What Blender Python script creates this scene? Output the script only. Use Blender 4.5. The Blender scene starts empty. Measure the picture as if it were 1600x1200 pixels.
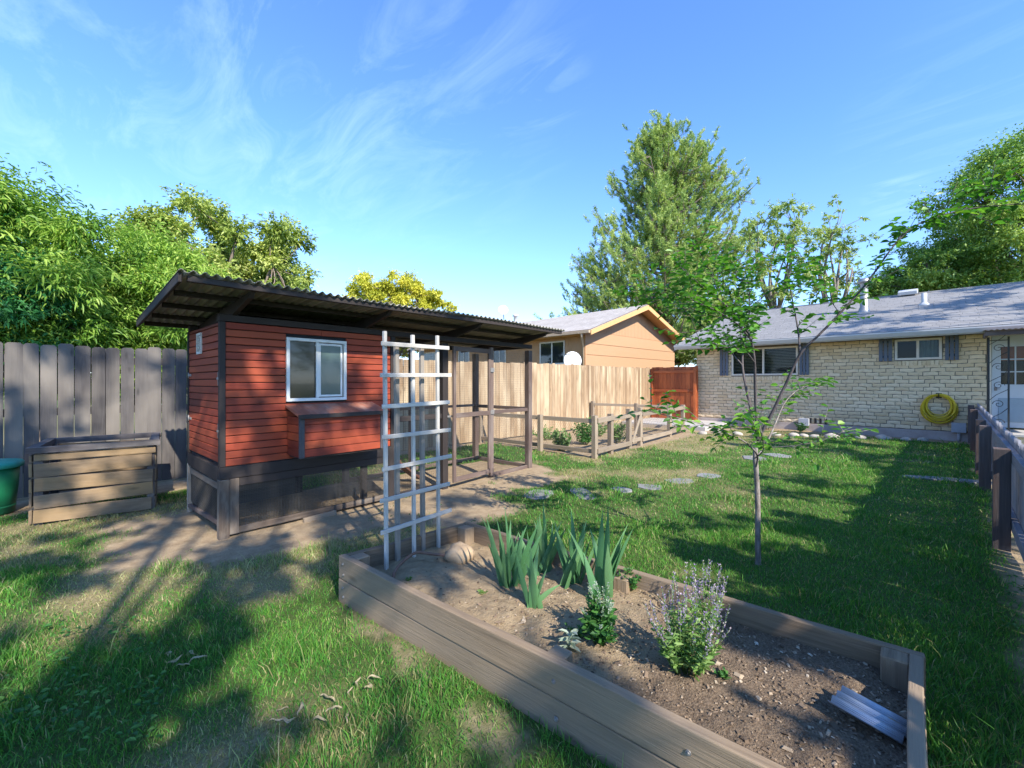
import bpy, math, random
import numpy as np
from mathutils import Vector, Matrix
random.seed(7); RNG = np.random.default_rng(11)
SC = bpy.context.scene; COL = SC.collection
R = math.radians
# ------------------------------------------------------------------ camera, sky, sun, exposure
FX, FY = .6966, .7177            # camera heading (unit), world X = away along the fences, Y = away along the house wall
EYE, FPX, HORY = 1.35, 670.0, 597.0
cd = bpy.data.cameras.new("camera"); cam = bpy.data.objects.new("camera", cd); COL.objects.link(cam)
cd.sensor_width = 36; cd.lens = FPX/1600*36; cd.shift_y = -(600-HORY)/1600; cd.clip_start = .05; cd.clip_end = 1500
cam.location = (0, 0, EYE); cam.rotation_euler = (R(90), 0, math.atan2(FY, FX)-R(90)); SC.camera = cam
SUN_EL = R(37); SUN_V = Vector((-.23, -1, 0)).normalized()*math.cos(SUN_EL)+Vector((0, 0, math.sin(SUN_EL)))
ld = bpy.data.lights.new("sun", 'SUN'); ld.energy = 3.1; ld.angle = R(.5); ld.color = (1, .93, .82)
sun = bpy.data.objects.new("sun", ld); COL.objects.link(sun); sun.location = SUN_V*60
sun.rotation_euler = (-SUN_V).to_track_quat('-Z', 'Y').to_euler()
W = bpy.data.worlds.new("World"); SC.world = W; W.use_nodes = True
SC.view_settings.view_transform = 'Standard'; SC.view_settings.look = 'None'; SC.view_settings.gamma = 1
SC.view_settings.use_curve_mapping = False; SC.view_settings.exposure = 1.62
SC.cycles.use_denoising = True; SC.cycles.max_bounces = 8; SC.cycles.transparent_max_bounces = 8
SC.cycles.caustics_reflective = False; SC.cycles.caustics_refractive = False

class NT:                         # small helper round a node tree
    def __init__(s, tree): s.t = tree; tree.nodes.clear()
    def n(s, typ, props=None, **ins):
        nd = s.t.nodes.new(typ)
        for k, v in (props or {}).items(): setattr(nd, k, v)
        for k, v in ins.items():
            key = k.replace('_', ' ') if k.replace('_', ' ') in nd.inputs else k
            s.set(nd, int(k[1:]) if k[0] == 'i' and k[1:].isdigit() else key, v)
        return nd
    def set(s, nd, key, v):
        if isinstance(v, bpy.types.NodeSocket): s.t.links.new(v, nd.inputs[key])
        elif isinstance(v, bpy.types.Node): s.t.links.new(v.outputs[0], nd.inputs[key])
        else:
            if isinstance(v, tuple) and len(v) == 3 and nd.inputs[key].type == 'RGBA': v = v+(1,)
            nd.inputs[key].default_value = v
    def math(s, op, a, b=0.0, clamp=False): return s.n('ShaderNodeMath', {'operation': op, 'use_clamp': clamp}, i0=a, i1=b)
    def mix(s, f, a, b, mode='MIX'):
        nd = s.n('ShaderNodeMix', {'data_type': 'RGBA', 'blend_type': mode})
        s.set(nd, 0, f); s.set(nd, 6, a); s.set(nd, 7, b); return nd.outputs[2]
    def ramp(s, f, stops):
        nd = s.n('ShaderNodeValToRGB', i0=f); cr = nd.color_ramp
        while len(cr.elements) < len(stops): cr.elements.new(.5)
        for e, (p, c) in zip(cr.elements, stops): e.position = p; e.color = (*c, 1) if len(c) == 3 else c
        return nd.outputs[0]
    def rng(s, f, a, b, c=0.0, d=1.0): return s.n('ShaderNodeMapRange', {'clamp': True}, i0=f, i1=a, i2=b, i3=c, i4=d).outputs[0]
    def noise(s, vec, scale, detail=4, rough=.55, dist=0.0):
        return s.n('ShaderNodeTexNoise', Vector=vec, Scale=scale, Detail=detail, Roughness=rough, Distortion=dist).outputs[0]
    def mapping(s, vec, scale=(1, 1, 1), rot=(0, 0, 0), loc=(0, 0, 0)):
        return s.n('ShaderNodeMapping', Vector=vec, Scale=scale, Rotation=rot, Location=loc).outputs[0]

# sky with a few wisps of cirrus
w = NT(W.node_tree)
sky = w.n('ShaderNodeTexSky', {'sky_type': 'NISHITA', 'sun_disc': False, 'sun_elevation': SUN_EL,
          'sun_rotation': math.atan2(SUN_V.x, SUN_V.y), 'altitude': 1700, 'air_density': 1.0, 'dust_density': .15, 'ozone_density': 1.2})
tc = w.n('ShaderNodeTexCoord').outputs['Generated']
sep = w.n('ShaderNodeSeparateXYZ', Vector=tc)
zz = w.math('MAXIMUM', sep.outputs[2], .06)
pl = w.n('ShaderNodeCombineXYZ', X=w.math('DIVIDE', sep.outputs[0], zz), Y=w.math('DIVIDE', sep.outputs[1], zz)).outputs[0]
wisp = w.noise(w.mapping(pl, (2.6, .8, 1), (0, 0, R(-20)), (3.1, .4, 0)), 1.5, 10, .66, 1.1)
def heading(px, py):              # direction in the sky of a spot in the photograph's sky, in world space
    t = (px-800)/FPX; v = Vector((FY*t+FX, -FX*t+FY, -(py-HORY)/FPX)); return v.normalized()
cl = None
for px, py, c0, c1, k in ((120, 130, .955, .998, .8), (470, 130, .955, .998, 1.0), (330, 190, .90, .995, .35), (650, 110, .94, .998, .6), (850, 132, .995, .9995, .8), (520, 290, .985, .999, .45), (1520, 178, .985, .999, .4), (1405, 297, .9985, .9999, .9), (180, 235, .97, .999, .4)):
    dp = w.n('ShaderNodeVectorMath', {'operation': 'DOT_PRODUCT'}, i0=tc, i1=heading(px, py)); q = w.math('MULTIPLY', w.rng(dp.outputs['Value'], c0, c1), k)
    cl = q if cl is None else w.math('MAXIMUM', cl, q)
cl = w.math('MULTIPLY', w.rng(wisp, .46, .78), cl)
tint = w.mix(1.0, sky.outputs[0], w.mix(w.rng(sep.outputs[2], .0, .45), (.63, .69, .88), (.52, .74, 1.02)), 'MULTIPLY')
skyc = w.mix(w.math('MULTIPLY', cl, .20), tint, (3.6, 4.6, 6.2))
bg = w.n('ShaderNodeBackground', Color=skyc, Strength=.15)
w.t.links.new(bg.outputs[0], w.n('ShaderNodeOutputWorld').inputs[0])

# ------------------------------------------------------------------ picture helpers: a pixel of the photograph + a depth or plane -> a point of the yard
def P(px, py, d):
    t = (px-800)/FPX*d
    return Vector((FY*t+FX*d, -FX*t+FY*d, EYE-(py-HORY)/FPX*d))
def G(px, py, z=0.0): return P(px, py, (EYE-z)*FPX/(py-HORY))
def onX(px, py, X): t = (px-800)/FPX; return P(px, py, X/(FY*t+FX))
def onY(px, py, Y): t = (px-800)/FPX; return P(px, py, Y/(-FX*t+FY))

# ------------------------------------------------------------------ noise in numpy
_lat = RNG.random((256, 256))
def vnoise(x, y):
    xi = np.floor(x).astype(int); yi = np.floor(y).astype(int); xf = x-xi; yf = y-yi
    u = xf*xf*(3-2*xf); v = yf*yf*(3-2*yf); L = lambda a, b: _lat[a & 255, b & 255]
    return (L(xi, yi)*(1-u)+L(xi+1, yi)*u)*(1-v)+(L(xi, yi+1)*(1-u)+L(xi+1, yi+1)*u)*v
def fbm(x, y, o=4):
    s = 0; a = .5; t = 0
    for k in range(o): s = s+a*vnoise(x*2**k+17.3*k, y*2**k-9.1*k); t += a; a *= .5
    return s/t
def sstep(a, b, x): t = np.clip((x-a)/(b-a), 0, 1); return t*t*(3-2*t)

# ------------------------------------------------------------------ mesh builder
ORIG = {}
class MB:
    def __init__(s): s.v = []; s.f = []; s.uv = []; s.r = []; s.sm = []
    def obox(s, o, ax, ay, az, lx, ly, lz, jit=0.0, rnd=None, uax=None):
        o = Vector(o); ax = Vector(ax); ay = Vector(ay); az = Vector(az); b = len(s.v)
        for k in range(8):
            i, j, l = k & 1, k >> 1 & 1, k >> 2
            p = o+ax*lx*i+ay*ly*j+az*lz*l
            if jit: p = p+Vector((random.uniform(-jit, jit), random.uniform(-jit, jit), random.uniform(-jit, jit)))
            s.v.append(p)
        L = (lx, ly, lz); u = L.index(max(L)) if uax is None else uax
        rnd = random.random() if rnd is None else rnd; off = random.random()*50; off2 = random.random()*50
        for fi, q in enumerate(((0, 4, 6, 2), (1, 3, 7, 5), (0, 1, 5, 4), (2, 6, 7, 3), (0, 2, 3, 1), (4, 5, 7, 6))):
            s.f.append([b+k for k in q]); s.r.append(rnd); s.sm.append(False)
            fa = fi//2; oth = [a for a in range(3) if a != fa]
            if u in oth: oth = [u]+[a for a in oth if a != u]
            for k in q:
                c = [lx*(k & 1), ly*(k >> 1 & 1), lz*(k >> 2)]
                s.uv.append((c[oth[0]]+off, c[oth[1]]+off2+fi*.37))
    def box(s, x0, x1, y0, y1, z0, z1, jit=0.0, rnd=None, uax=None):
        x0, x1 = sorted((x0, x1)); y0, y1 = sorted((y0, y1)); z0, z1 = sorted((z0, z1))
        s.obox((x0, y0, z0), (1, 0, 0), (0, 1, 0), (0, 0, 1), x1-x0, y1-y0, z1-z0, jit, rnd, uax)
    def beam(s, p, q, wd, th, up=(0, 0, 1), jit=0.0, rnd=None):   # wd across, th along up
        p = Vector(p); q = Vector(q); d = q-p; L = d.length; d.normalize(); up = Vector(up)
        if abs(d.dot(up)) > .99: up = Vector((0, 1, 0))
        sd = d.cross(up).normalized(); u2 = sd.cross(d).normalized()
        s.obox(p-sd*wd/2-u2*th/2, d, sd, u2, L, wd, th, jit, rnd, 0)
    def face(s, pts, rnd=None, smooth=False, uv=None):
        b = len(s.v); s.v += [Vector(p) for p in pts]; s.f.append(list(range(b, b+len(pts))))
        s.r.append(random.random() if rnd is None else rnd); s.sm.append(smooth)
        p0 = Vector(pts[0]); e = (Vector(pts[1])-p0); e.normalize()
        for k, p in enumerate(pts):
            if uv: s.uv.append(uv[k]); continue
            d = Vector(p)-p0; u = d.dot(e); s.uv.append((u, (d-e*u).length))
    def prism(s, poly, ext, rnd=None):      # planar polygon pushed along ext
        ext = Vector(ext); a = [Vector(p) for p in poly]; c = [p+ext for p in a]; n = len(a)
        rnd = random.random() if rnd is None else rnd
        nrm = sum(((a[i]-a[0]).cross(a[(i+1) % n]-a[0]) for i in range(1, n-1)), Vector())
        if nrm.dot(ext) > 0: a.reverse(); c.reverse()
        s.face(a, rnd); s.face(c[::-1], rnd)
        for i in range(n): j = (i+1) % n; s.face([a[j], a[i], c[i], c[j]], rnd)
    def tube(s, pts, rad, n=8, rnd=None, caps=True, closed=False):
        pts = [Vector(p) for p in pts]; m = len(pts); b = len(s.v)
        rad = rad if isinstance(rad, (list, tuple)) else [rad]*m
        rnd = random.random() if rnd is None else rnd; run = random.random()*20; ref = None; runs = []
        for i, p in enumerate(pts):
            d = (pts[(i+1) % m]-pts[i-1]) if closed else (pts[min(i+1, m-1)]-pts[max(i-1, 0)])
            d.normalize()
            if ref is None: ref = d.orthogonal().normalized()
            x = ref-d*ref.dot(d)
            x = x.normalized() if x.length > 1e-4 else d.orthogonal().normalized()
            ref = x; y = d.cross(x)
            for k in range(n):
                a = 2*math.pi*k/n; s.v.append(p+x*math.cos(a)*rad[i]+y*math.sin(a)*rad[i])
            if i: run += (p-pts[i-1]).length
            runs.append(run)
        for i in range(m if closed else m-1):
            i2 = (i+1) % m
            for k in range(n):
                k2 = (k+1) % n; s.f.append([b+i*n+k, b+i*n+k2, b+i2*n+k2, b+i2*n+k]); s.r.append(rnd); s.sm.append(True)
                c0 = k/n*2*math.pi*rad[i]; c1 = (k+1)/n*2*math.pi*rad[i]; u1 = runs[i2] if i2 else run+.1
                s.uv += [(runs[i], c0), (runs[i], c1), (u1, c1), (u1, c0)]
        if caps and not closed:
            for q in ([b+k for k in range(n)][::-1], [b+(m-1)*n+k for k in range(n)]):
                s.f.append(q); s.r.append(rnd); s.sm.append(False)
                s.uv += [(run+s.v[k].x, s.v[k].y) for k in q]
    def lathe(s, c, prof, n=24, rnd=None):  # profile of (radius, z)
        c = Vector(c); s.tube_rings([[c+Vector((r*math.cos(2*math.pi*k/n), r*math.sin(2*math.pi*k/n), z)) for k in range(n)] for r, z in prof], rnd)
    def tube_rings(s, rings, rnd=None, capstart=True, capend=True):
        n = len(rings[0]); b = len(s.v); rnd = random.random() if rnd is None else rnd
        for r in rings: s.v += [Vector(p) for p in r]
        for i in range(len(rings)-1):
            for k in range(n):
                k2 = (k+1) % n; s.f.append([b+i*n+k, b+i*n+k2, b+(i+1)*n+k2, b+(i+1)*n+k]); s.r.append(rnd); s.sm.append(True)
                s.uv += [(i*.1, k*.05), (i*.1, (k+1)*.05), (i*.1+.1, (k+1)*.05), (i*.1+.1, k*.05)]
        for q in ([b+k for k in range(n)][::-1] if capstart else None, [b+(len(rings)-1)*n+k for k in range(n)] if capend else None):
            if q: s.f.append(q); s.r.append(rnd); s.sm.append(False); s.uv += [(s.v[k].x, s.v[k].y) for k in q]
    def blob(s, c, rx, ry, rz, amp=.15, n=10, m=7, freq=1.3, rnd=None):   # rounded stone
        c = Vector(c); ox = random.random()*90; rings = []
        for i in range(m):
            th = math.pi*(i+.35)/(m-.3)
            ring = []
            for k in range(n):
                a = 2*math.pi*k/n; d = Vector((math.sin(th)*math.cos(a), math.sin(th)*math.sin(a), -math.cos(th)))
                q = 1+amp*2*(float(fbm(np.array([d.x*freq+ox]), np.array([d.y*freq+d.z*1.7+ox]), 2)[0])-.5)
                ring.append(c+Vector((d.x*rx, d.y*ry, d.z*rz))*q)
            rings.append(ring)
        s.tube_rings(rings, rnd)
    def build(s, name, mat, parent=None, bev=0.0, origin=None, seg=1):
        o3 = ORIG[parent] if parent is not None else (Vector(origin) if origin is not None else s.base())
        me = bpy.data.meshes.new(name)
        me.from_pydata([tuple(p-o3) for p in s.v], [], s.f)
        uvl = me.uv_layers.new(name='UVMap'); uvl.data.foreach_set('uv', np.array(s.uv, 'f').ravel())
        at = me.attributes.new('rnd', 'FLOAT', 'FACE'); at.data.foreach_set('value', np.array(s.r, 'f'))
        me.polygons.foreach_set('use_smooth', s.sm); me.materials.append(mat); me.update()
        return link(name, me, parent, o3, bev, seg)
    def base(s):
        a = np.array([tuple(p) for p in s.v]); return Vector(((a[:, 0].min()+a[:, 0].max())/2, (a[:, 1].min()+a[:, 1].max())/2, a[:, 2].min()))
def link(name, me, parent, o3, bev=0.0, seg=1):
    o = bpy.data.objects.new(name, me); COL.objects.link(o)
    if parent is None: o.location = o3
    else: o.parent = parent
    ORIG[o] = Vector(o3)
    if bev:
        m = o.modifiers.new('bevel', 'BEVEL'); m.width = bev; m.segments = seg; m.limit_method = 'ANGLE'; m.angle_limit = R(40)
    return o
def build_np(name, V, F, rnd, mat, parent=None, origin=(0, 0, 0), smooth=False, extra=None):
    """V (n,3); F list of (m,k) index arrays; rnd per face"""
    o3 = ORIG[parent] if parent is not None else Vector(origin)
    me = bpy.data.meshes.new(name); V = np.asarray(V, 'f')-np.array(tuple(o3), 'f')
    me.vertices.add(len(V)); me.vertices.foreach_set('co', V.ravel())
    nl = sum(f.size for f in F); nf = sum(len(f) for f in F)
    me.loops.add(nl); me.polygons.add(nf)
    me.loops.foreach_set('vertex_index', np.concatenate([f.ravel() for f in F]).astype('i'))
    tot = np.concatenate([np.full(len(f), f.shape[1]) for f in F]).astype('i')
    me.polygons.foreach_set('loop_start', (np.cumsum(tot)-tot).astype('i'))
    try: me.polygons.foreach_set('loop_total', tot)
    except Exception: pass
    at = me.attributes.new('rnd', 'FLOAT', 'FACE'); at.data.foreach_set('value', np.asarray(rnd, 'f'))
    for k, (dom, val) in (extra or {}).items():
        a = me.attributes.new(k, 'FLOAT', dom); a.data.foreach_set('value', np.asarray(val, 'f'))
    me.polygons.foreach_set('use_smooth', np.full(nf, smooth)); me.materials.append(mat)
    me.update(calc_edges=True); me.validate()
    return link(name, me, parent, o3)
def thing(name, label, cat, loc, group=None):
    o = bpy.data.objects.new(name, None); COL.objects.link(o); o.empty_display_size = .2
    o.location = loc; ORIG[o] = Vector(loc); return tag(o, label, cat, group)
def tag(o, label=None, cat=None, group=None, kind=None):
    if label: o['label'] = label
    if cat: o['category'] = cat
    if group: o['group'] = group
    if kind: o['kind'] = kind
    return o

# ------------------------------------------------------------------ materials
def mat(name): m = bpy.data.materials.new(name); m.use_nodes = True; return m, NT(m.node_tree)
def finish(t, col, rough=.7, bump=None, bstr=.3, bdist=.01, metal=0.0, spec=.35, **kw):
    p = t.n('ShaderNodeBsdfPrincipled'); t.set(p, 'Base Color', col); t.set(p, 'Roughness', rough); t.set(p, 'Metallic', metal)
    t.set(p, 'Specular IOR Level', spec)
    for k, v in kw.items(): t.set(p, k.replace('_', ' '), v)
    if bump is not None:
        b = t.n('ShaderNodeBump', Height=bump, Strength=bstr, Distance=bdist); t.t.links.new(b.outputs[0], p.inputs['Normal'])
    t.t.links.new(p.outputs[0], t.n('ShaderNodeOutputMaterial').inputs[0]); return p
def attr(t, n='rnd'): return t.n('ShaderNodeAttribute', {'attribute_name': n}).outputs['Fac']
def wood(name, light, dark, streak=.6, var=.5, rough=.8, stain=None, stain_amt=.5, knots=0.0, tint=None, bstr=.35, gscale=1.0):
    m, t = mat(name); uv = t.n('ShaderNodeTexCoord').outputs['UV']; r = attr(t)
    g = t.noise(t.mapping(uv, (2.2*gscale, 46*gscale, 1)), 1.0, 6, .65, .6)
    g2 = t.noise(t.mapping(uv, (5*gscale, 210*gscale, 1)), 1.0, 3, .6)
    f = t.rng(g, .30, .70); f = t.math('ADD', t.math('MULTIPLY', f, streak), t.math('MULTIPLY', r, var))
    f = t.math('ADD', f, t.math('MULTIPLY', t.math('SUBTRACT', g2, .5), .5))
    c = t.mix(t.math('MULTIPLY', f, 1/(streak+var), True), dark, light)
    big = t.noise(t.mapping(uv, (1.1, 3.2, 1)), 1.3, 5, .6)
    if stain: c = t.mix(t.math('MULTIPLY', t.rng(big, .46, .68), stain_amt), c, stain)
    if tint: c = t.mix(t.rng(t.noise(t.mapping(uv, (.6, 1.5, 1), (0, 0, 0), (9, 4, 0)), 1.0, 3), .45, .7), c, tint)
    if knots:
        vo = t.n('ShaderNodeTexVoronoi', {'feature': 'F1'}, Vector=t.mapping(uv, (2.1, 7, 1)), Scale=1.0)
        c = t.mix(t.math('MULTIPLY', t.rng(vo.outputs['Distance'], .02, .14, 1, 0), knots), c, tuple(x*.35 for x in dark))
    h = t.math('ADD', t.math('MULTIPLY', g, .6), t.math('MULTIPLY', g2, .4))
    finish(t, c, rough, h, bstr, .006); return m
def paint(name, col, rough=.5, var=.12, dirt=(.1, .08, .06), damt=.25, metal=0.0, nscale=9.0, bstr=.12, spec=.4):
    m, t = mat(name); ob = t.n('ShaderNodeTexCoord').outputs['Object']; r = attr(t)
    n = t.noise(ob, nscale, 6, .65); n2 = t.noise(ob, nscale*9, 3, .6)
    c = t.mix(t.math('MULTIPLY', r, var), col, tuple(x*.6 for x in col))
    c = t.mix(t.math('MULTIPLY', t.rng(n, .5, .75), damt), c, dirt)
    finish(t, c, t.rng(n, .3, .7, rough-.08, min(1, rough+.12)), n2, bstr, .003, metal, spec); return m
def leafmat(name, cols, rough=.5, trans=.35, spec=.3):
    m, t = mat(name); r = attr(t)
    k = len(cols)-1; c = t.ramp(r, [(i/k, cc) for i, cc in enumerate(cols)])
    ob = t.n('ShaderNodeTexCoord').outputs['Object']
    c = t.mix(t.math('MULTIPLY', t.rng(t.noise(ob, 1.1, 3), .35, .65), .35), c, t.mix(1.0, c, (1.25, 1.12, .8), 'MULTIPLY'))
    p = t.n('ShaderNodeBsdfPrincipled'); t.set(p, 'Base Color', c); t.set(p, 'Roughness', rough); t.set(p, 'Specular IOR Level', spec)
    tr = t.n('ShaderNodeBsdfTranslucent', Color=t.mix(1.0, c, (1.25, 1.35, .6), 'MULTIPLY'))
    mx = t.n('ShaderNodeMixShader', i0=trans); t.t.links.new(p.outputs[0], mx.inputs[1]); t.t.links.new(tr.outputs[0], mx.inputs[2])
    t.t.links.new(mx.outputs[0], t.n('ShaderNodeOutputMaterial').inputs[0]); return m
def bark(name, a, b, sc=14):
    m, t = mat(name); ob = t.n('ShaderNodeTexCoord').outputs['Object']
    n = t.noise(t.mapping(ob, (1, 1, .3)), sc, 6, .7); finish(t, t.mix(t.rng(n, .35, .65), a, b), .9, n, .6, .02, spec=.15); return m
def stone(name, a, b, sc=6.0, c3=None, rough=.85, bstr=.4):
    m, t = mat(name); ob = t.n('ShaderNodeTexCoord').outputs['Object']
    n = t.noise(ob, sc, 8, .65); n2 = t.noise(ob, sc*11, 4, .6)
    c = t.mix(t.rng(n, .33, .68), a, b); c = t.mix(t.rng(n2, .55, .75, 0, .5), c, c3 or tuple(x*.5 for x in a))
    c = t.mix(t.math('MULTIPLY', attr(t), .3), c, tuple(x*.6 for x in a))
    finish(t, c, rough, t.math('ADD', n, t.math('MULTIPLY', n2, .5)), bstr, .01, spec=.2); return m
M = {}
M['siding'] = wood('red stained siding', (.38, .060, .026), (.085, .014, .010), .55, 1.0, .62, (.12, .026, .018), .8, .6, (.43, .085, .03), .35)
M['darktrim'] = wood('dark brown painted trim', (.040, .031, .028), (.022, .017, .016), .6, .5, .75, (.06, .05, .045), .4)
M['runpost'] = wood('worn brown run post', (.17, .12, .10), (.07, .047, .040), .6, .5, .75, (.25, .21, .18), .5)
M['lowpost'] = wood('weathered brown base post', (.16, .12, .09), (.06, .044, .034), .6, .5, .8, (.36, .31, .25), .5, .3)
M['greyfence'] = wood('old grey fence board', (.112, .102, .097), (.040, .036, .035), .6, .7, .85, (.045, .038, .037), .6, .6, (.21, .185, .155))
M['palefence'] = wood('pale fence board', (.44, .315, .19), (.15, .092, .05), .75, .8, .8, (.20, .13, .075), .45, .6, (.52, .41, .27))
M['rail'] = wood('weathered rail', (.36, .29, .21), (.17, .13, .095), .6, .6, .8, (.17, .135, .10), .5, .4)
M['gatewood'] = wood('red cedar stain', (.56, .15, .045), (.20, .042, .014), .65, .7, .55, (.13, .035, .016), .45, .4)
M['bedwood'] = wood('grey tan bed timber', (.31, .222, .138), (.105, .070, .042), .65, .35, .8, (.16, .13, .10), .6, .6, (.27, .205, .14), .8)
M['binwood'] = wood('rough bin slat', (.29, .215, .140), (.11, .078, .052), .6, .7, .85, (.055, .042, .033), .6, .5, (.33, .215, .10), .5)
M['bintop'] = wood('dark bin frame', (.13, .115, .115), (.05, .043, .044), .6, .5, .8, (.30, .28, .26), .4)
M['picket'] = wood('blue grey picket', (.30, .295, .31), (.15, .145, .16), .6, .6, .8, (.15, .14, .15), .5, .4)
M['picketpost'] = wood('dark picket post', (.17, .14, .13), (.06, .048, .046), .6, .6, .8, (.12, .06, .035), .7)
M['trellis'] = wood('silver white trellis lath', (.60, .565, .51), (.38, .355, .315), .6, .4, .7, (.35, .32, .29), .5, .2)
M['trellispost'] = wood('grey trellis stake', (.33, .29, .24), (.17, .145, .12), .6, .4, .8, (.22, .19, .16), .5)
M['white'] = paint('white vinyl', (.74, .74, .71), .4, .08, (.35, .32, .27), .3)
M['cream'] = paint('cream window frame', (.66, .60, .50), .45, .08, (.35, .28, .2), .25)
M['shutter'] = paint('slate blue shutter', (.105, .125, .16), .55, .3, (.05, .06, .08), .3)
M['gutter'] = paint('pale grey gutter', (.50, .50, .50), .4, .05, (.3, .29, .28), .3)
M['galv'] = paint('galvanised metal', (.36, .35, .33), .45, .1, (.34, .32, .29), .4, .75)
M['greybox'] = paint('grey utility box', (.36, .38, .41), .5, .1)
M['iron'] = paint('black iron', (.022, .024, .026), .45, .1, (.06, .04, .03), .3)
M['door'] = paint('pale blue grey door', (.50, .54, .57), .45, .05, (.3, .3, .3), .15)
M['doordark'] = paint('grey blue door panel', (.27, .34, .385), .45, .05, (.2, .2, .2), .2)
M['green'] = paint('green plastic', (.014, .17, .075), .42, .1, (.05, .08, .05), .35)
M['greenlid'] = paint('teal plastic lid', (.035, .33, .25), .4, .1, (.08, .1, .08), .3)
M['hose'] = paint('yellow hose', (.66, .47, .02), .35, .25, (.3, .2, .02), .3)
M['drip'] = paint('brown poly pipe', (.16, .085, .055), .55, .1, (.3, .22, .16), .5)
M['dish'] = paint('white dish', (.66, .67, .69), .4, .05, (.5, .5, .5), .3)
M['wire'] = paint('wire', (.115, .11, .105), .45, .5, (.12, .1, .08), .4, .6)
M['bolt'] = paint('zinc bolt', (.30, .285, .27), .55, .3, (.16, .09, .05), .6, .5)
M['tan'] = paint('orange tan siding', (.44, .262, .145), .65, .06, (.45, .27, .15), .22, 0, 3.5)
M['tanside'] = paint('brown side wall', (.45, .24, .105), .65, .06, (.3, .15, .07), .25, 0, 3.5)
M['tantrim'] = paint('orange fascia', (.62, .35, .15), .5, .06, (.4, .22, .1), .3)
M['orange'] = paint('orange curtain', (.50, .12, .02), .8, .2)
M['blind'] = paint('blind slat', (.40, .40, .39), .6, .1)
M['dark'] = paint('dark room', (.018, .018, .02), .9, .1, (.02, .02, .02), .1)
M['curtain'] = paint('blue grey curtain', (.22, .30, .31), .9, .3)
M['gravelgrey'] = stone('grey felt', (.2, .2, .2), (.3, .3, .3))
M['concrete'] = stone('concrete', (.40, .38, .35), (.47, .45, .42), 2.0, (.36, .34, .31), .85, .05)
M['found'] = stone('painted foundation', (.36, .30, .27), (.47, .41, .37), 3.0, (.27, .21, .18))
M['mortar'] = stone('dark mortar', (.17, .145, .11), (.25, .21, .165), 10)
M['paver'] = stone('grey flagstone', (.20, .195, .195), (.29, .285, .28), 7, (.13, .12, .11))
M['boulder'] = stone('tan boulder', (.36, .25, .15), (.50, .37, .235), 14, (.24, .18, .12))
M['edging'] = stone('pale river stone', (.38, .34, .285), (.50, .455, .39), 9, (.3, .26, .22))
M['bark'] = bark('bark', (.13, .10, .08), (.26, .21, .17))
M['barkgrey'] = bark('smooth grey bark', (.12, .10, .088), (.31, .275, .245), 22)
M['barkdark'] = bark('dark branch bark', (.055, .047, .05), (.14, .12, .12), 30)
M['peach'] = leafmat('long bright green leaf', [(.10, .22, .03), (.19, .34, .05), (.31, .46, .085), (.42, .54, .14)])
M['feather'] = leafmat('blue green feathery leaf', [(.022, .12, .05), (.04, .19, .06), (.09, .26, .08)])
M['elm'] = leafmat('olive green leaf', [(.19, .27, .06), (.29, .37, .09), (.40, .47, .14), (.48, .53, .20)])
M['gold'] = leafmat('yellow green leaf', [(.36, .38, .045), (.52, .51, .07), (.64, .60, .11)])
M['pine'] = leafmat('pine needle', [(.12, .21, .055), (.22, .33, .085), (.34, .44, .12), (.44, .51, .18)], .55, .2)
M['sparse'] = leafmat('grey green leaf', [(.21, .31, .10), (.33, .42, .15), (.43, .50, .23)])
M['locust'] = leafmat('dark fresh green leaf', [(.11, .22, .05), (.19, .32, .07), (.30, .42, .11), (.41, .50, .16)])
M['sapling'] = leafmat('sapling leaf', [(.035, .13, .02), (.07, .22, .03), (.13, .31, .04), (.26, .42, .06)], .4, .4)
M['iris'] = leafmat('iris blade', [(.05, .155, .065), (.085, .21, .09), (.15, .29, .13)], .45, .25)
M['sage'] = leafmat('sage leaf', [(.06, .15, .035), (.14, .26, .06), (.25, .36, .13)], .6, .3)
M['herb'] = leafmat('herb leaf', [(.025, .10, .025), (.05, .16, .035), (.10, .22, .05)], .5, .3)
M['greyleaf'] = leafmat('silver leaf', [(.20, .27, .20), (.32, .38, .30), (.42, .47, .40)], .7, .2)
M['purple'] = leafmat('purple floret', [(.20, .14, .32), (.33, .25, .46), (.45, .36, .50), (.42, .42, .32)], .7, .3)
M['shrub'] = leafmat('grey green shrub leaf', [(.09, .18, .06), (.16, .28, .09), (.28, .38, .18)], .6, .3)
M['dry'] = leafmat('dry curled leaf', [(.26, .20, .12), (.36, .30, .20), (.42, .37, .27)], .8, .2)

def shingle_mat(name, a, b, c3, tab=.30):
    m, t = mat(name); ob = t.n('ShaderNodeTexCoord').outputs['UV']; r = attr(t)
    br = t.n('ShaderNodeTexBrick', {'offset': .37}, Vector=ob, Color1=a, Color2=b, Mortar=tuple(x*.45 for x in a), Scale=1.0, Mortar_Size=.006, Brick_Width=tab, Row_Height=5.0)
    n = t.noise(ob, 60, 3, .7); c = t.mix(t.rng(n, .4, .7, 0, .5), br.outputs[0], c3)
    c = t.mix(t.math('MULTIPLY', r, .35), c, tuple(x*.55 for x in a))
    finish(t, c, .9, n, .4, .006, spec=.2); return m
M['shingle'] = shingle_mat('grey asphalt shingle', (.28, .272, .265), (.36, .35, .338), (.20, .193, .186))
M['shake'] = shingle_mat('pale weathered shake', (.46, .41, .36), (.55, .50, .44), (.34, .29, .25), .2)
def brick_mat():
    m, t = mat('cream painted brick'); ob = t.n('ShaderNodeTexCoord').outputs['Object']; r = attr(t)
    n = t.noise(ob, 18, 6, .7); c = t.mix(r, (.62, .465, .275), (.77, .62, .41))
    c = t.mix(t.rng(n, .52, .72, 0, .55), c, (.40, .29, .17)); finish(t, c, .85, n, .6, .012, spec=.2); return m
M['brick'] = brick_mat()
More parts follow.
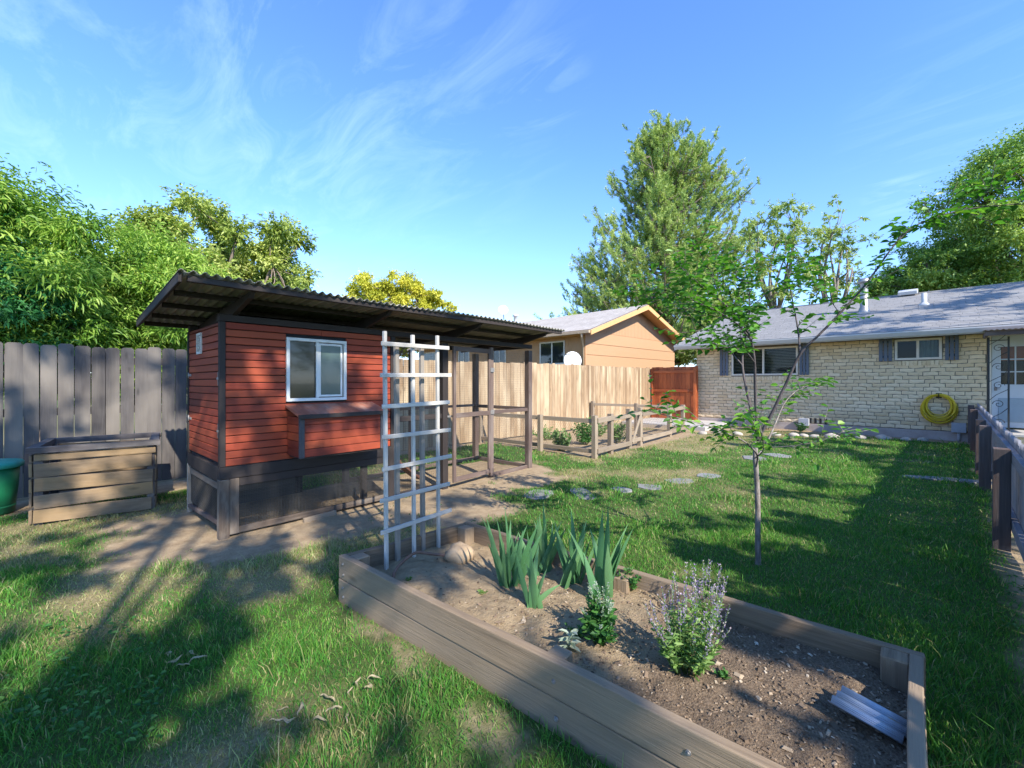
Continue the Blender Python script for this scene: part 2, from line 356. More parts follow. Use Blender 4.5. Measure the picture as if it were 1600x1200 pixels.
def corr_mat():
    m, t = mat('grey corrugated sheet'); ob = t.n('ShaderNodeTexCoord').outputs['Object']
    n = t.noise(t.mapping(ob, (6, 1, 1)), 2.0, 6, .65); c = t.mix(t.rng(n, .35, .7), (.20, .19, .165), (.38, .355, .30))
    finish(t, c, .55, n, .1, .004, spec=.35); return m
M['corr'] = corr_mat()
def glass_mat(name, col, rough=.03):
    m, t = mat(name); ob = t.n('ShaderNodeTexCoord').outputs['Object']
    n = t.noise(ob, 3.0, 3); p = finish(t, col, rough, n, .025, .02, spec=.5); t.set(p, 'Coat Weight', .25); t.set(p, 'Coat Roughness', .02); return m
M['glass'] = glass_mat('dark window glass', (.018, .022, .024))
M['frost'] = glass_mat('dusty window glass', (.075, .115, .105), .14)
def ground_mat():
    m, t = mat('lawn earth'); ob = t.n('ShaderNodeTexCoord').outputs['Object']; d = attr(t, 'dirt'); dr = attr(t, 'dry')
    n = t.noise(ob, 9, 8, .7); n2 = t.noise(ob, 70, 5, .7); n3 = t.noise(ob, 1.3, 5, .6)
    soil = t.mix(t.rng(n, .3, .7), (.25, .18, .11), (.43, .33, .21)); soil = t.mix(t.rng(n2, .5, .72, 0, .55), soil, (.17, .115, .075))
    gr = t.mix(t.rng(n2, .35, .7), (.05, .085, .022), (.10, .14, .04)); thatch = t.mix(t.rng(n2, .35, .65), (.21, .165, .085), (.36, .29, .16))
    gr = t.mix(dr, gr, thatch)
    far = t.mix(t.rng(n3, .35, .65), (.10, .15, .04), (.18, .18, .08)); gr = t.mix(t.math('MULTIPLY', 0.0, 1.0), gr, far)
    c = t.mix(t.rng(t.math('ADD', d, t.math('MULTIPLY', t.math('SUBTRACT', n, .5), .5)), .3, .7), gr, soil)
    finish(t, c, .95, t.math('ADD', n, n2), .6, .02, spec=.1); return m
M['ground'] = ground_mat()
def grass_mat():
    m, t = mat('grass blade'); r = attr(t); d = attr(t, 'dry')
    c = t.ramp(r, [(0, (.040, .145, .026)), (.45, (.080, .255, .038)), (.8, (.17, .345, .055)), (1, (.30, .42, .10))])
    s = t.ramp(r, [(0, (.28, .225, .11)), (.5, (.44, .365, .19)), (1, (.56, .50, .31))])
    c = t.mix(d, c, s); p = t.n('ShaderNodeBsdfPrincipled'); t.set(p, 'Base Color', c); t.set(p, 'Roughness', .55); t.set(p, 'Specular IOR Level', .25)
    tr = t.n('ShaderNodeBsdfTranslucent', Color=t.mix(1.0, c, (1.2, 1.3, .6), 'MULTIPLY')); mx = t.n('ShaderNodeMixShader', i0=.35)
    t.t.links.new(p.outputs[0], mx.inputs[1]); t.t.links.new(tr.outputs[0], mx.inputs[2])
    t.t.links.new(mx.outputs[0], t.n('ShaderNodeOutputMaterial').inputs[0]); return m
M['grass'] = grass_mat()
def soil_mat():
    m, t = mat('garden soil'); ob = t.n('ShaderNodeTexCoord').outputs['Object']; wet = attr(t, 'mulch')
    n = t.noise(ob, 16, 8, .72); n2 = t.noise(ob, 110, 4, .7)
    a = t.mix(t.rng(n, .3, .7), (.25, .18, .11), (.42, .32, .20)); b = t.mix(t.rng(n2, .35, .7), (.115, .08, .054), (.28, .21, .145))
    c = t.mix(t.rng(t.math('ADD', wet, t.math('MULTIPLY', t.math('SUBTRACT', n, .5), .6)), .3, .7), a, b)
    finish(t, c, .95, t.math('ADD', n, t.math('MULTIPLY', n2, .8)), .9, .02, spec=.1); return m
M['soil'] = soil_mat()
def chip_mat():
    m, t = mat('mulch chip'); c = t.ramp(attr(t), [(0, (.07, .05, .035)), (.5, (.22, .16, .11)), (.85, (.40, .32, .23)), (1, (.55, .48, .38))])
    finish(t, c, .9, spec=.15); return m
M['chip'] = chip_mat()

# ------------------------------------------------------------------ ground
BC = [Vector((1.08, 2.66, 0)), Vector((2.063, 2.624, 0)), Vector((2.373, .081, 0)), Vector((1.382, .03, 0))]   # raised bed corners
def inpoly(x, y, poly):
    r = np.ones(np.shape(x), bool)
    for i in range(4):
        a = poly[i]; b = poly[(i+1) % 4]; r &= ((b.x-a.x)*(y-a.y)-(b.y-a.y)*(x-a.x)) < 0
    return r
DIRT = [(.5, 4.9, 3.72, 4.5, .28), (.1, .95, 4.2, 5.5, .3), (.65, 4.75, 4.3, 5.65, .12), (-4, 3, 6.75, 7.6, .25), (4.5, 5.1, 4.1, 5.0, .25), (2.5, 3.3, 3.2, 4.4, .3),
        (6.3, 11.3, 4.55, 7.5, .2), (.98, 1.25, 1.0, 2.7, .2, .55), (13.45, 14.3, -.6, 4.8, .15), (11.4, 14.2, 4.3, 7.5, .2), (2.0, 14, -.8, -.22, .15, .7), (-5, 13, 7.15, 7.6, .15)]
def dirtmask(x, y):
    n = (fbm(x*2.6+3, y*2.6, 4)-.5)*1.0; m = np.zeros_like(x)
    for x0, x1, y0, y1, s, *k in DIRT:
        d = np.minimum(np.minimum(x-x0, x1-x), np.minimum(y-y0, y1-y)); m = np.maximum(m, sstep(-s, s, d+n*s*2.2)*(k[0] if k else 1))
    return m
def drymask(x, y):
    n = fbm(x*.55+11, y*.55+5, 4); n2 = fbm(x*2.3+31, y*2.3-7, 3)
    b = .11*sstep(4.2, 7.0, x)*sstep(.9, 1.6, y)+.10*sstep(2.9, 3.7, y)*(x < 3.5)-.03*(x < 1.1)*(y < 3.2)-.14*sstep(1.3, .6, y)*(x > 2)*(x < 7)
    return np.clip(sstep(.50, .74, n*.55+n2*.45+b), 0, 1)*.9
def gz(x, y): return (fbm(x*1.9, y*1.9, 3)-.5)*.035
gx = np.unique(np.concatenate([np.linspace(-400, -8, 14), np.arange(-8, 15, .09), np.linspace(15, 500, 18)]))
gy = np.unique(np.concatenate([np.linspace(-400, -4, 14), np.arange(-4, 8.4, .09), np.linspace(8.4, 500, 18)]))
XX, YY = np.meshgrid(gx, gy, indexing='ij'); near = (XX > -8) & (XX < 15) & (YY > -4) & (YY < 8.4)
ZZ = np.where(near, gz(XX, YY), 0)
idx = np.arange(XX.size).reshape(XX.shape)
F = np.stack([idx[:-1, :-1], idx[1:, :-1], idx[1:, 1:], idx[:-1, 1:]], -1).reshape(-1, 4)
gr = build_np('ground', np.stack([XX, YY, ZZ], -1).reshape(-1, 3), [F], np.zeros(len(F)), M['ground'], smooth=True,
              extra={'dirt': ('POINT', dirtmask(XX, YY).ravel()), 'dry': ('POINT', drymask(XX, YY).ravel())})
tag(gr, 'yard ground of bare earth under patchy lawn', 'ground', kind='structure')

def make_grass():
    bands = [(.8, 2.4, 12500, .0036, .050), (2.4, 4.0, 6500, .0048, .048), (4.0, 7.0, 2700, .0072, .048), (7.0, 16.5, 950, .013, .05)]
    Vs = []; rn = []; dy = []; n0 = 0
    for d0, d1, dens, bw, bh in bands:
        r1 = d1*1.75; n = int((2*r1)**2*dens/2.4)
        d = np.sqrt(RNG.random(n)*(d1**2-d0**2)+d0**2); n = int((d1**2-d0**2)*1.35*dens); d = d[:n] if len(d) >= n else np.sqrt(RNG.random(n)*(d1**2-d0**2)+d0**2)
        t = RNG.uniform(-1.36, 1.36, n)*d
        x = FY*t+FX*d; y = -FX*t+FY*d
        ok = (x > -6) & (x < 14.0) & (y > -2.6) & (y < 7.35) & ~inpoly(x, y, BC) & ~((x > .8) & (x < 2.4) & (y > 4.42) & (y < 5.5))
        dm = dirtmask(x, y); nn = fbm(x*6, y*6, 2)
        ok &= RNG.random(n) > sstep(.08, .75, dm)*1.03
        x = x[ok]; y = y[ok]; nn = nn[ok]; n = len(x); dr = drymask(x, y)
        tuft = sstep(.45, .75, fbm(x*3.1+50, y*3.1, 3))
        h = bh*(.38+.80*RNG.random(n)**1.6)*(.75+.9*tuft)*(1-.35*dr)*(1+1.1*(RNG.random(n) < .03)); a = RNG.uniform(0, 2*np.pi, n); wv = bw*RNG.uniform(.6, 1.3, n)
        la = RNG.uniform(0, 2*np.pi, n); ln = h*RNG.uniform(.15, 1.0, n); z = gz(x, y)-.004
        p = np.stack([x, y, z], -1); s = np.stack([np.cos(a), np.sin(a), 0*a], -1)*wv[:, None]/2; L = np.stack([np.cos(la)*ln, np.sin(la)*ln, 0*a], -1)
        up = np.array([0, 0, 1.0])*h[:, None]
        q = np.stack([p-s, p+s, p+s*.8+L*.35+up*.55, p-s*.8+L*.35+up*.55, p+L+up*(1-.25*RNG.random(n))[:, None]], 1)
        Vs.append(q.reshape(-1, 3)); rr = np.clip(RNG.random(n)*.7+.45*(fbm(x*1.2, y*1.2, 3)-.3), 0, 1); rn.append(rr)
        dy.append(np.clip((RNG.random(n) < dr*.9+.12).astype(float)*RNG.uniform(.5, 1, n), 0, 1))
    V = np.concatenate(Vs); n = len(V)//5; b = np.arange(n)*5; rn = np.concatenate(rn); dy = np.concatenate(dy)
    Q = np.stack([b, b+1, b+2, b+3], -1); T = np.stack([b+3, b+2, b+4], -1)
    o = build_np('grass', V, [Q, T], np.tile(rn, 2), M['grass'], extra={'dry': ('FACE', np.tile(dy, 2))})
    tag(o, 'patchy green lawn grass with tan dry spots', 'grass', kind='stuff')
make_grass()

# ------------------------------------------------------------------ leaves
def leaf_soup(pos, axis, L, Wd, droop=0.0, shape=6, nrm=None):
    """leaf blades: six vertices folded along the midrib, or four-point diamonds"""
    n = len(pos); axis = axis/np.maximum(np.linalg.norm(axis, axis=1, keepdims=True), 1e-6)
    rv = RNG.normal(size=(n, 3)) if nrm is None else nrm+RNG.normal(size=(n, 3))*.45
    side = np.cross(axis, rv); side /= np.maximum(np.linalg.norm(side, axis=1, keepdims=True), 1e-6); nm = np.cross(side, axis)
    L = np.broadcast_to(L, n)[:, None]; Wd = np.broadcast_to(Wd, n)[:, None]/2
    dz = np.array([0, 0, -1.0])*droop*L
    if shape == 4:
        q = np.stack([pos, pos+axis*L*.5+side*Wd+dz*.3, pos+axis*L+dz, pos+axis*L*.5-side*Wd+dz*.3], 1)
        b = np.arange(n)*4; return q.reshape(-1, 3), [np.stack([b, b+1, b+2, b+3], -1)], 1
    up = nm*Wd*.45
    q = np.stack([pos, pos+axis*L*.33+side*Wd+up+dz*.15, pos+axis*L*.7+side*Wd*.8+up+dz*.5, pos+axis*L+dz, pos+axis*L*.7-side*Wd*.8+up+dz*.5, pos+axis*L*.33-side*Wd+up+dz*.15], 1)
    b = np.arange(n)*6; return q.reshape(-1, 3), [np.stack([b, b+1, b+2, b+3], -1), np.stack([b, b+3, b+4, b+5], -1)], 2
def add_leaves(name, pos, axis, L, Wd, m, parent, droop=0.0, shape=6, rnd=None, nrm=None):
    V, F, k = leaf_soup(np.asarray(pos), np.asarray(axis), L, Wd, droop, shape, nrm)
    r = RNG.random(len(pos)) if rnd is None else rnd
    return build_np(name, V, F, np.tile(r, k), m, parent)
def bent(p, q, n=6, bend=.12, up=0.0):
    p = Vector(p); q = Vector(q); L = (q-p).length; o = Vector((random.gauss(0, 1), random.gauss(0, 1), random.gauss(0, .6))).normalized()*L*bend
    return [p.lerp(q, i/(n-1))+o*math.sin(math.pi*i/(n-1))+Vector((0, 0, up*L*math.sin(math.pi*i/(n-1)))) for i in range(n)]
def tree(name, label, cat, base, H, cz, rad, nclump, nleaf, L, Wd, m, bk='bark', droop=.3, cr=(.16, .34), trunk_r=None, group=None, shape=6, hollow=.35, seed=1, top=None, lean=(0, 0), flat=.75, clumpdens=1.0):
    global RNG
    random.seed(seed); RNG = np.random.default_rng(seed)
    base = Vector(base); t = thing(name, label, cat, base, group); tr = trunk_r or H*.022
    rx, ry, rz = rad; c = base+Vector((lean[0], lean[1], cz))
    cs = []
    while len(cs) < nclump:
        d = Vector((random.gauss(0, 1), random.gauss(0, 1), random.gauss(0, 1))).normalized(); r = random.uniform(hollow, 1)**.6
        p = c+Vector((d.x*rx*r, d.y*ry*r, d.z*rz*r))
        if p.z < base.z+H*.08: continue
        cs.append((p, random.uniform(*cr)*min(rx, rz)))
    if top:
        for dx, dy, dz, r in top: cs.append((base+Vector((dx, dy, dz)), r))
    mb = MB(); fork = base+Vector((lean[0]*.3, lean[1]*.3, max(.3*H*.6, cz-rz*.95)))
    main = bent(base-Vector((0, 0, .1)), fork, 6, .03); mb.tube(main, [tr*(1.25-.45*i/5) for i in range(6)], 9)
    nl = max(4, min(9, nclump//5)); hubs = []
    for k in range(nl):
        a = 2*math.pi*k/nl+random.uniform(-.3, .3); rr = random.uniform(.35, .62)
        h = c+Vector((math.cos(a)*rx*rr, math.sin(a)*ry*rr, random.uniform(-.25, .55)*rz)); hubs.append(h)
        mb.tube(bent(fork-Vector((0, 0, .05)), h, 7, .10), [tr*.62*(1-.12*i) for i in range(7)], 7)
    cs += [(h+Vector((0, 0, .1)), sum(cr)/2*min(rx, rz)*1.1) for h in hubs]; hubs.append(fork)
    pos = []; ax = []; rn = []; nz = []
    for p, r in cs:
        h = min(hubs, key=lambda q: (q-p).length); mb.tube(bent(h, p, 5, .12), [tr*.15*(1-.17*i) for i in range(5)], 5)
        n = int(nleaf*clumpdens*(r/(sum(cr)/2*min(rx, rz)))**2); ns = max(3, n//14); base_r = random.random()
        # twigs inside the clump carry the leaves
        tw = RNG.normal(size=(ns, 3)); tw /= np.linalg.norm(tw, axis=1, keepdims=True); tw[:, 2] = tw[:, 2]*flat+.12
        tl = r*RNG.uniform(.55, 1.15, ns); k = RNG.integers(0, ns, n); u = RNG.uniform(.25, 1.0, n)[:, None]
        q = np.array(p)+tw[k]*tl[k][:, None]*u+RNG.normal(size=(n, 3))*r*.07
        pos.append(q); ax.append(tw[k]*.8+RNG.normal(size=(n, 3))*.6); rn.append(np.clip(RNG.normal(.12+.72*base_r, .2, n), 0, 1)); nz.append(tw[k]*.5+np.array([0, 0, .9]))
    mb.build('trunk', M[bk], t)
    pos = np.concatenate(pos); add_leaves('crown', pos, np.concatenate(ax), L*RNG.uniform(.7, 1.25, len(pos)), Wd*RNG.uniform(.75, 1.2, len(pos)), m, t, droop, shape, np.concatenate(rn), np.concatenate(nz))
    return t

def make_trees():
    T = lambda px, d: P(px, HORY, d)-Vector((0, 0, EYE))
    B = lambda px, Y: Vector((*onY(px, HORY, Y).xy, 0))
    gL = 'leafy trees growing beyond the grey board fence'
    tree('peach_tree', 'bright green tree with long drooping leaves, tallest beyond the grey fence', 'tree', B(70, 9.3), 4.4, 2.75, (1.75, 1.5, 1.65), 72, 900, .09, .024, M['peach'], droop=.5, seed=3, group=gL, cr=(.22, .40))
    tree('peach_tree', 'bright green drooping-leaf tree overhanging the fence beside the red coop', 'tree', B(225, 9.6), 3.8, 2.3, (1.45, 1.3, 1.5), 58, 860, .09, .024, M['peach'], droop=.5, seed=5, group=gL, cr=(.22, .40))
    tree('feathery_tree', 'dark blue-green feathery tree at the frame edge above the fence', 'tree', B(-40, 8.5), 3.3, 2.2, (.95, .8, 1.0), 30, 600, .085, .022, M['feather'], droop=.35, seed=8, cr=(.25, .45))
    tree('elm_tree', 'olive green open-branched tree rising behind the corrugated coop roof', 'tree', B(355, 14), 6.3, 4.2, (2.4, 2.2, 2.0), 80, 620, .10, .048, M['elm'], 'bark', seed=12, hollow=.3, cr=(.18, .32))
    tree('elm_tree', 'smaller olive tree whose crown just clears the coop roof', 'tree', B(440, 17), 5.0, 3.5, (1.9, 1.7, 1.5), 48, 600, .10, .048, M['elm'], 'bark', seed=14, cr=(.18, .32))
    tree('golden_tree', 'yellow-green rounded tree above the coop roof beyond the far house', 'tree', T(620, 31), 9.1, 6.0, (4.4, 4.6, 3.0), 120, 620, .17, .09, M['gold'], seed=21, shape=4, cr=(.14, .26))
    g2 = 'sparse trees behind the brick house'
    tree('sparse_tree', 'thin-crowned tree beside the tall pine, with bare twigs showing', 'tree', T(1212, 27), 13.6, 9.4, (2.3, 2.3, 4.1), 70, 120, .18, .09, M['sparse'], 'barkgrey', seed=31, shape=4, cr=(.14, .30), group=g2, trunk_r=.2)
    tree('sparse_tree', 'thin-crowned tree standing alone between the vent pipe and the pine', 'tree', T(1302, 26), 12.8, 8.6, (2.0, 2.0, 3.9), 52, 100, .18, .09, M['sparse'], 'barkgrey', seed=33, shape=4, cr=(.14, .30), group=g2, trunk_r=.2)
    g3 = 'dense trees rising behind the grey shingle roof'
    tree('locust_tree', 'large dark green tree towering over the far end of the shingle roof', 'tree', T(1590, 23), 14.6, 9.2, (4.3, 4.0, 5.6), 150, 620, .16, .085, M['locust'], seed=41, shape=4, cr=(.16, .30), group=g3)
    tree('locust_tree', 'lighter green bushy tree directly behind the roof vents', 'tree', T(1468, 25), 9.6, 6.4, (3.4, 3.2, 3.6), 90, 560, .16, .085, M['locust'], seed=43, shape=4, cr=(.18, .32), group=g3)
    tree('locust_tree', 'low pale green tree behind the tall metal flue pipe', 'tree', T(1400, 27), 9.0, 6.2, (2.3, 2.3, 3.0), 36, 330, .2, .10, M['sparse'], seed=45, shape=4, cr=(.2, .36), group=g3)
    tree('locust_tree', 'grey-green tree filling the gap between the two houses', 'tree', T(1120, 25), 6.6, 4.0, (2.6, 2.6, 2.6), 44, 300, .18, .09, M['sparse'], seed=47, shape=4, cr=(.2, .34), group=g3)
    # trees over the fence on the sunny side: out of the picture, but they throw the dappled shade across the yard
    g4 = 'shade trees beyond the picket fence'
    for i, (x, y, H, cz, rad, nc, nl, cr) in enumerate(SHADE):
        tree('shade_tree', SHADE_LABELS[i], 'tree', (x, y, 0), H, cz, rad, nc, nl, .16, .075, M['locust'], seed=60+i, shape=4, cr=cr, group=g4, hollow=.2, trunk_r=.10)
SHADE = [(-2.5, -5.6, 13.4, 8.2, (3.7, 2.8, 4.8), 185, 105, (.05, .10)), (-7.4, -4.6, 12.2, 7.4, (3.4, 2.8, 4.6), 220, 95, (.055, .11)), (2.6, -3.7, 4.3, 3.1, (1.9, 1.2, .95), 36, 110, (.16, .30)), (5.4, -6.0, 6.4, 4.4, (2.3, 1.7, 1.5), 20, 120, (.12, .22)), (9.2, -6.6, 7.8, 5.9, (2.6, 1.8, 1.9), 30, 120, (.10, .20)),
         (13.4, -7.0, 10.4, 7.8, (3.0, 2.2, 2.5), 24, 230, (.14, .26)), (18.0, -7.0, 10.6, 8.2, (2.6, 2.2, 2.2), 24, 230, (.16, .30))]
SHADE_LABELS = ['very tall shade tree at the near corner of the yard', 'broad shade tree over the corner beside the tallest one', 'low leafy shade tree just behind the raised bed', 'leafy shade tree at the middle of the picket fence', 'shade tree farther along the picket fence',
                'tall shade tree beside the porch', 'tall shade tree past the end of the brick house']

def pine():
    global RNG
    random.seed(77); RNG = np.random.default_rng(77)
    base = P(1040, HORY, 26); base.z = 0; t = thing('pine_tree', 'tall bushy pine with upturned needle tufts behind the tan house', 'tree', base)
    rt = Vector((FY, -FX, 0)); fw = Vector((FX, FY, 0))
    mb = MB(); top = base+Vector((0, 0, 16.2)); mb.tube(bent(base, top, 9, .01), [.34*(1-.11*i) for i in range(9)], 9)
    tufts = []; dirs = []
    # crown outline (half-widths to each side in metres at a height), read as a broad egg with a ragged second leader
    prof = [(3.2, 6.3, 3.0), (5, 6.1, 3.7), (7, 5.2, 4.1), (9, 4.4, 4.3), (11, 3.9, 4.1), (13, 3.2, 3.4), (14.2, 2.6, 2.6), (15.4, 1.7, 1.5), (16.3, .5, .4)]
    def halfw(z, left):
        for (a, l0, r0), (b, l1, r1) in zip(prof, prof[1:]):
            if a <= z <= b: f = (z-a)/(b-a); return l0+(l1-l0)*f if left else r0+(r1-r0)*f
        return 0
    leaders = [(.0, 0, 16.3), (2.5, .4, 15.7), (-1.9, -.5, 15.0), (-.9, .6, 15.9), (1.1, -.6, 15.5)]
    for lx, ly, lz in leaders:
        p = base+rt*lx+fw*ly+Vector((0, 0, lz)); s = base+Vector((0, 0, 9)); mb.tube(bent(s, p, 6, .05), [.13*(1-.16*i) for i in range(6)], 6)
        for k in range(60):
            f = random.uniform(.5, 1.04); q = s.lerp(p, f); sp = (1.1-f)*2.3
            tufts.append(q+Vector((random.gauss(0, sp*.6), random.gauss(0, sp*.6), random.uniform(-.2, .3)))); dirs.append(Vector((random.gauss(0, .35), random.gauss(0, .35), 1)))
    for k in range(150):
        z = 3.2+13.0*random.random()**1.05; a = random.uniform(0, 2*math.pi); left = math.cos(a) < 0
        wd = halfw(z, left)*random.uniform(.80, 1.06)*(abs(math.cos(a))+.85*abs(math.sin(a)))/max(1, abs(math.cos(a))+abs(math.sin(a)))*1.12
        out = rt*math.cos(a)+fw*math.sin(a); z0 = max(2.4, z-wd*.55); s = base+Vector((0, 0, z0)); e = base+out*wd+Vector((0, 0, z+.2))
        pts = [s.lerp(e, i/6)+Vector((0, 0, -.10*wd*math.sin(math.pi*i/6))) for i in range(7)]; mb.tube(pts, [.075*(1-.13*i) for i in range(7)], 5)
        nt = int(12+wd*6.4)
        for j in range(nt):
            f = 1-.72*random.random()**1.5; i = min(5, int(f*6)); q = pts[i].lerp(pts[i+1], f*6-i)
            tw = Vector((random.gauss(0, .5), random.gauss(0, .5), random.uniform(-.15, .7))); q2 = q+tw
            if random.random() < .35: mb.tube([q, q.lerp(q2, .5)+Vector((0, 0, -.04)), q2], [.022, .017, .01], 4)
            tufts.append(q2); dirs.append((out*.55+Vector((random.gauss(0, .35), random.gauss(0, .35), .85))).normalized())
    mb.build('trunk', M['bark'], t)
    nt = len(tufts); NN = 84; c = np.array([tuple(p) for p in tufts]); d = np.array([tuple(p.normalized()) for p in dirs])
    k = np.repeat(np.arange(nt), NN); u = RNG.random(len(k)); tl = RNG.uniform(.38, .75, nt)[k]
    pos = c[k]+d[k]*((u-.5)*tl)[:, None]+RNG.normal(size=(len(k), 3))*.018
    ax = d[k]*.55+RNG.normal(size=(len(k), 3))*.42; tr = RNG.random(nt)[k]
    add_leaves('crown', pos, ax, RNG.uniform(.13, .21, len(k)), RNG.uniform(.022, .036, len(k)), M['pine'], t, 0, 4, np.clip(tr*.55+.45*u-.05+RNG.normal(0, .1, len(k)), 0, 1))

# ------------------------------------------------------------------ board fences along the back
FY_ = 7.4
def board_fence(name, label, x0, x1, bw, gap, top, m, mrail, topfun=None, dog=.02, seed=0, posts=2.4):
    random.seed(seed); t = thing(name, label, 'fence', ((x0+x1)/2, FY_, 0)); mb = MB(); x = x0
    while x < x1-.02:
        wv = min(bw*random.uniform(.93, 1.05), x1-x); z1 = top+random.uniform(-.018, .018)+(topfun(x) if topfun else 0); y = FY_+random.uniform(-.004, .004); le = random.uniform(-.006, .006)
        g = gap*random.uniform(.3, 1.6); a, b = x+g/2, x+wv-g/2
        poly = [(a, y, .03), (b, y, .03), (b+le, y, z1-dog), (b+le-dog, y, z1), (a+le+dog, y, z1), (a+le, y, z1-dog)]
        th = .019; rnd = random.random(); off = random.random()*50; o2 = random.random()*50
        front = [Vector(p) for p in poly]; back = [p+Vector((0, th, 0)) for p in front]
        mb.face(front, rnd, uv=[(p.z+off, p.x-a+o2) for p in front]); mb.face(back[::-1], rnd, uv=[(p.z+off, p.x-a+o2+.5) for p in back[::-1]])
        for i in range(6):
            j = (i+1) % 6; q = [front[j], front[i], back[i], back[j]]; mb.face(q, rnd, uv=[(p.z+off, p.y+o2) for p in q])
        x += wv
    mb.build('board_panel', m, t)
    for z in (.35, 1.0, 1.62):
        r = MB(); r.box(x0, x1, FY_+.024, FY_+.062, z-.045, z+.045); r.build('rail', mrail, t)
    n = max(2, int((x1-x0)/posts)+1)
    for k in range(n):
        px = x0+.05+(x1-x0-.1)*k/(n-1); r = MB(); r.box(px-.045, px+.045, FY_+.066, FY_+.156, -.1, top-.03); r.build('post', mrail, t)
board_fence('board_fence', 'old grey dog-eared board fence with light showing between its boards', -7.5, 2.62, .137, .007, 1.80, M['greyfence'], M['greyfence'], lambda x: .01*math.sin(x*1.3), .022, 4)
board_fence('board_fence', 'pale tan closed-board fence running from the coop to the red gate', 2.63, 14.02, .118, .007, 1.79, M['palefence'], M['rail'], lambda x: .006*(x-2.6)+.012*math.sin(x*.9), .010, 6)

def red_gate():
    t = thing('cedar_gate', 'red-stained cedar gate panel between pale fence and brick house', 'gate', (13.95, 6.65, 0)); mb = MB(); y = 7.37; X = 13.95
    while y > 5.79:
        wv = min(.135*random.uniform(.95, 1.05), y-5.77); mb.box(X+.04, X+.06, y-wv+.002, y-.002, .05, 1.86+random.uniform(-.012, .012)); y -= wv
    mb.build('board_panel', M['gatewood'], t, .003)
    for z in (.45, 1.06, 1.70):
        r = MB(); r.box(X, X+.038, 5.80, 7.34, z-.045, z+.045); r.build('rail', M['gatewood'], t, .003)
    for yy in (5.80, 7.30):
        r = MB(); r.box(X-.04, X-.002, yy, yy+.085, 0, 1.82); r.build('post', M['gatewood'], t, .003)
    h = MB(); h.tube([(X-.03, 6.05, 1.0), (X-.06, 6.05, 1.02), (X-.06, 6.05, 1.10), (X-.03, 6.05, 1.12)], .008, 6); h.build('handle', M['iron'], t)
red_gate()

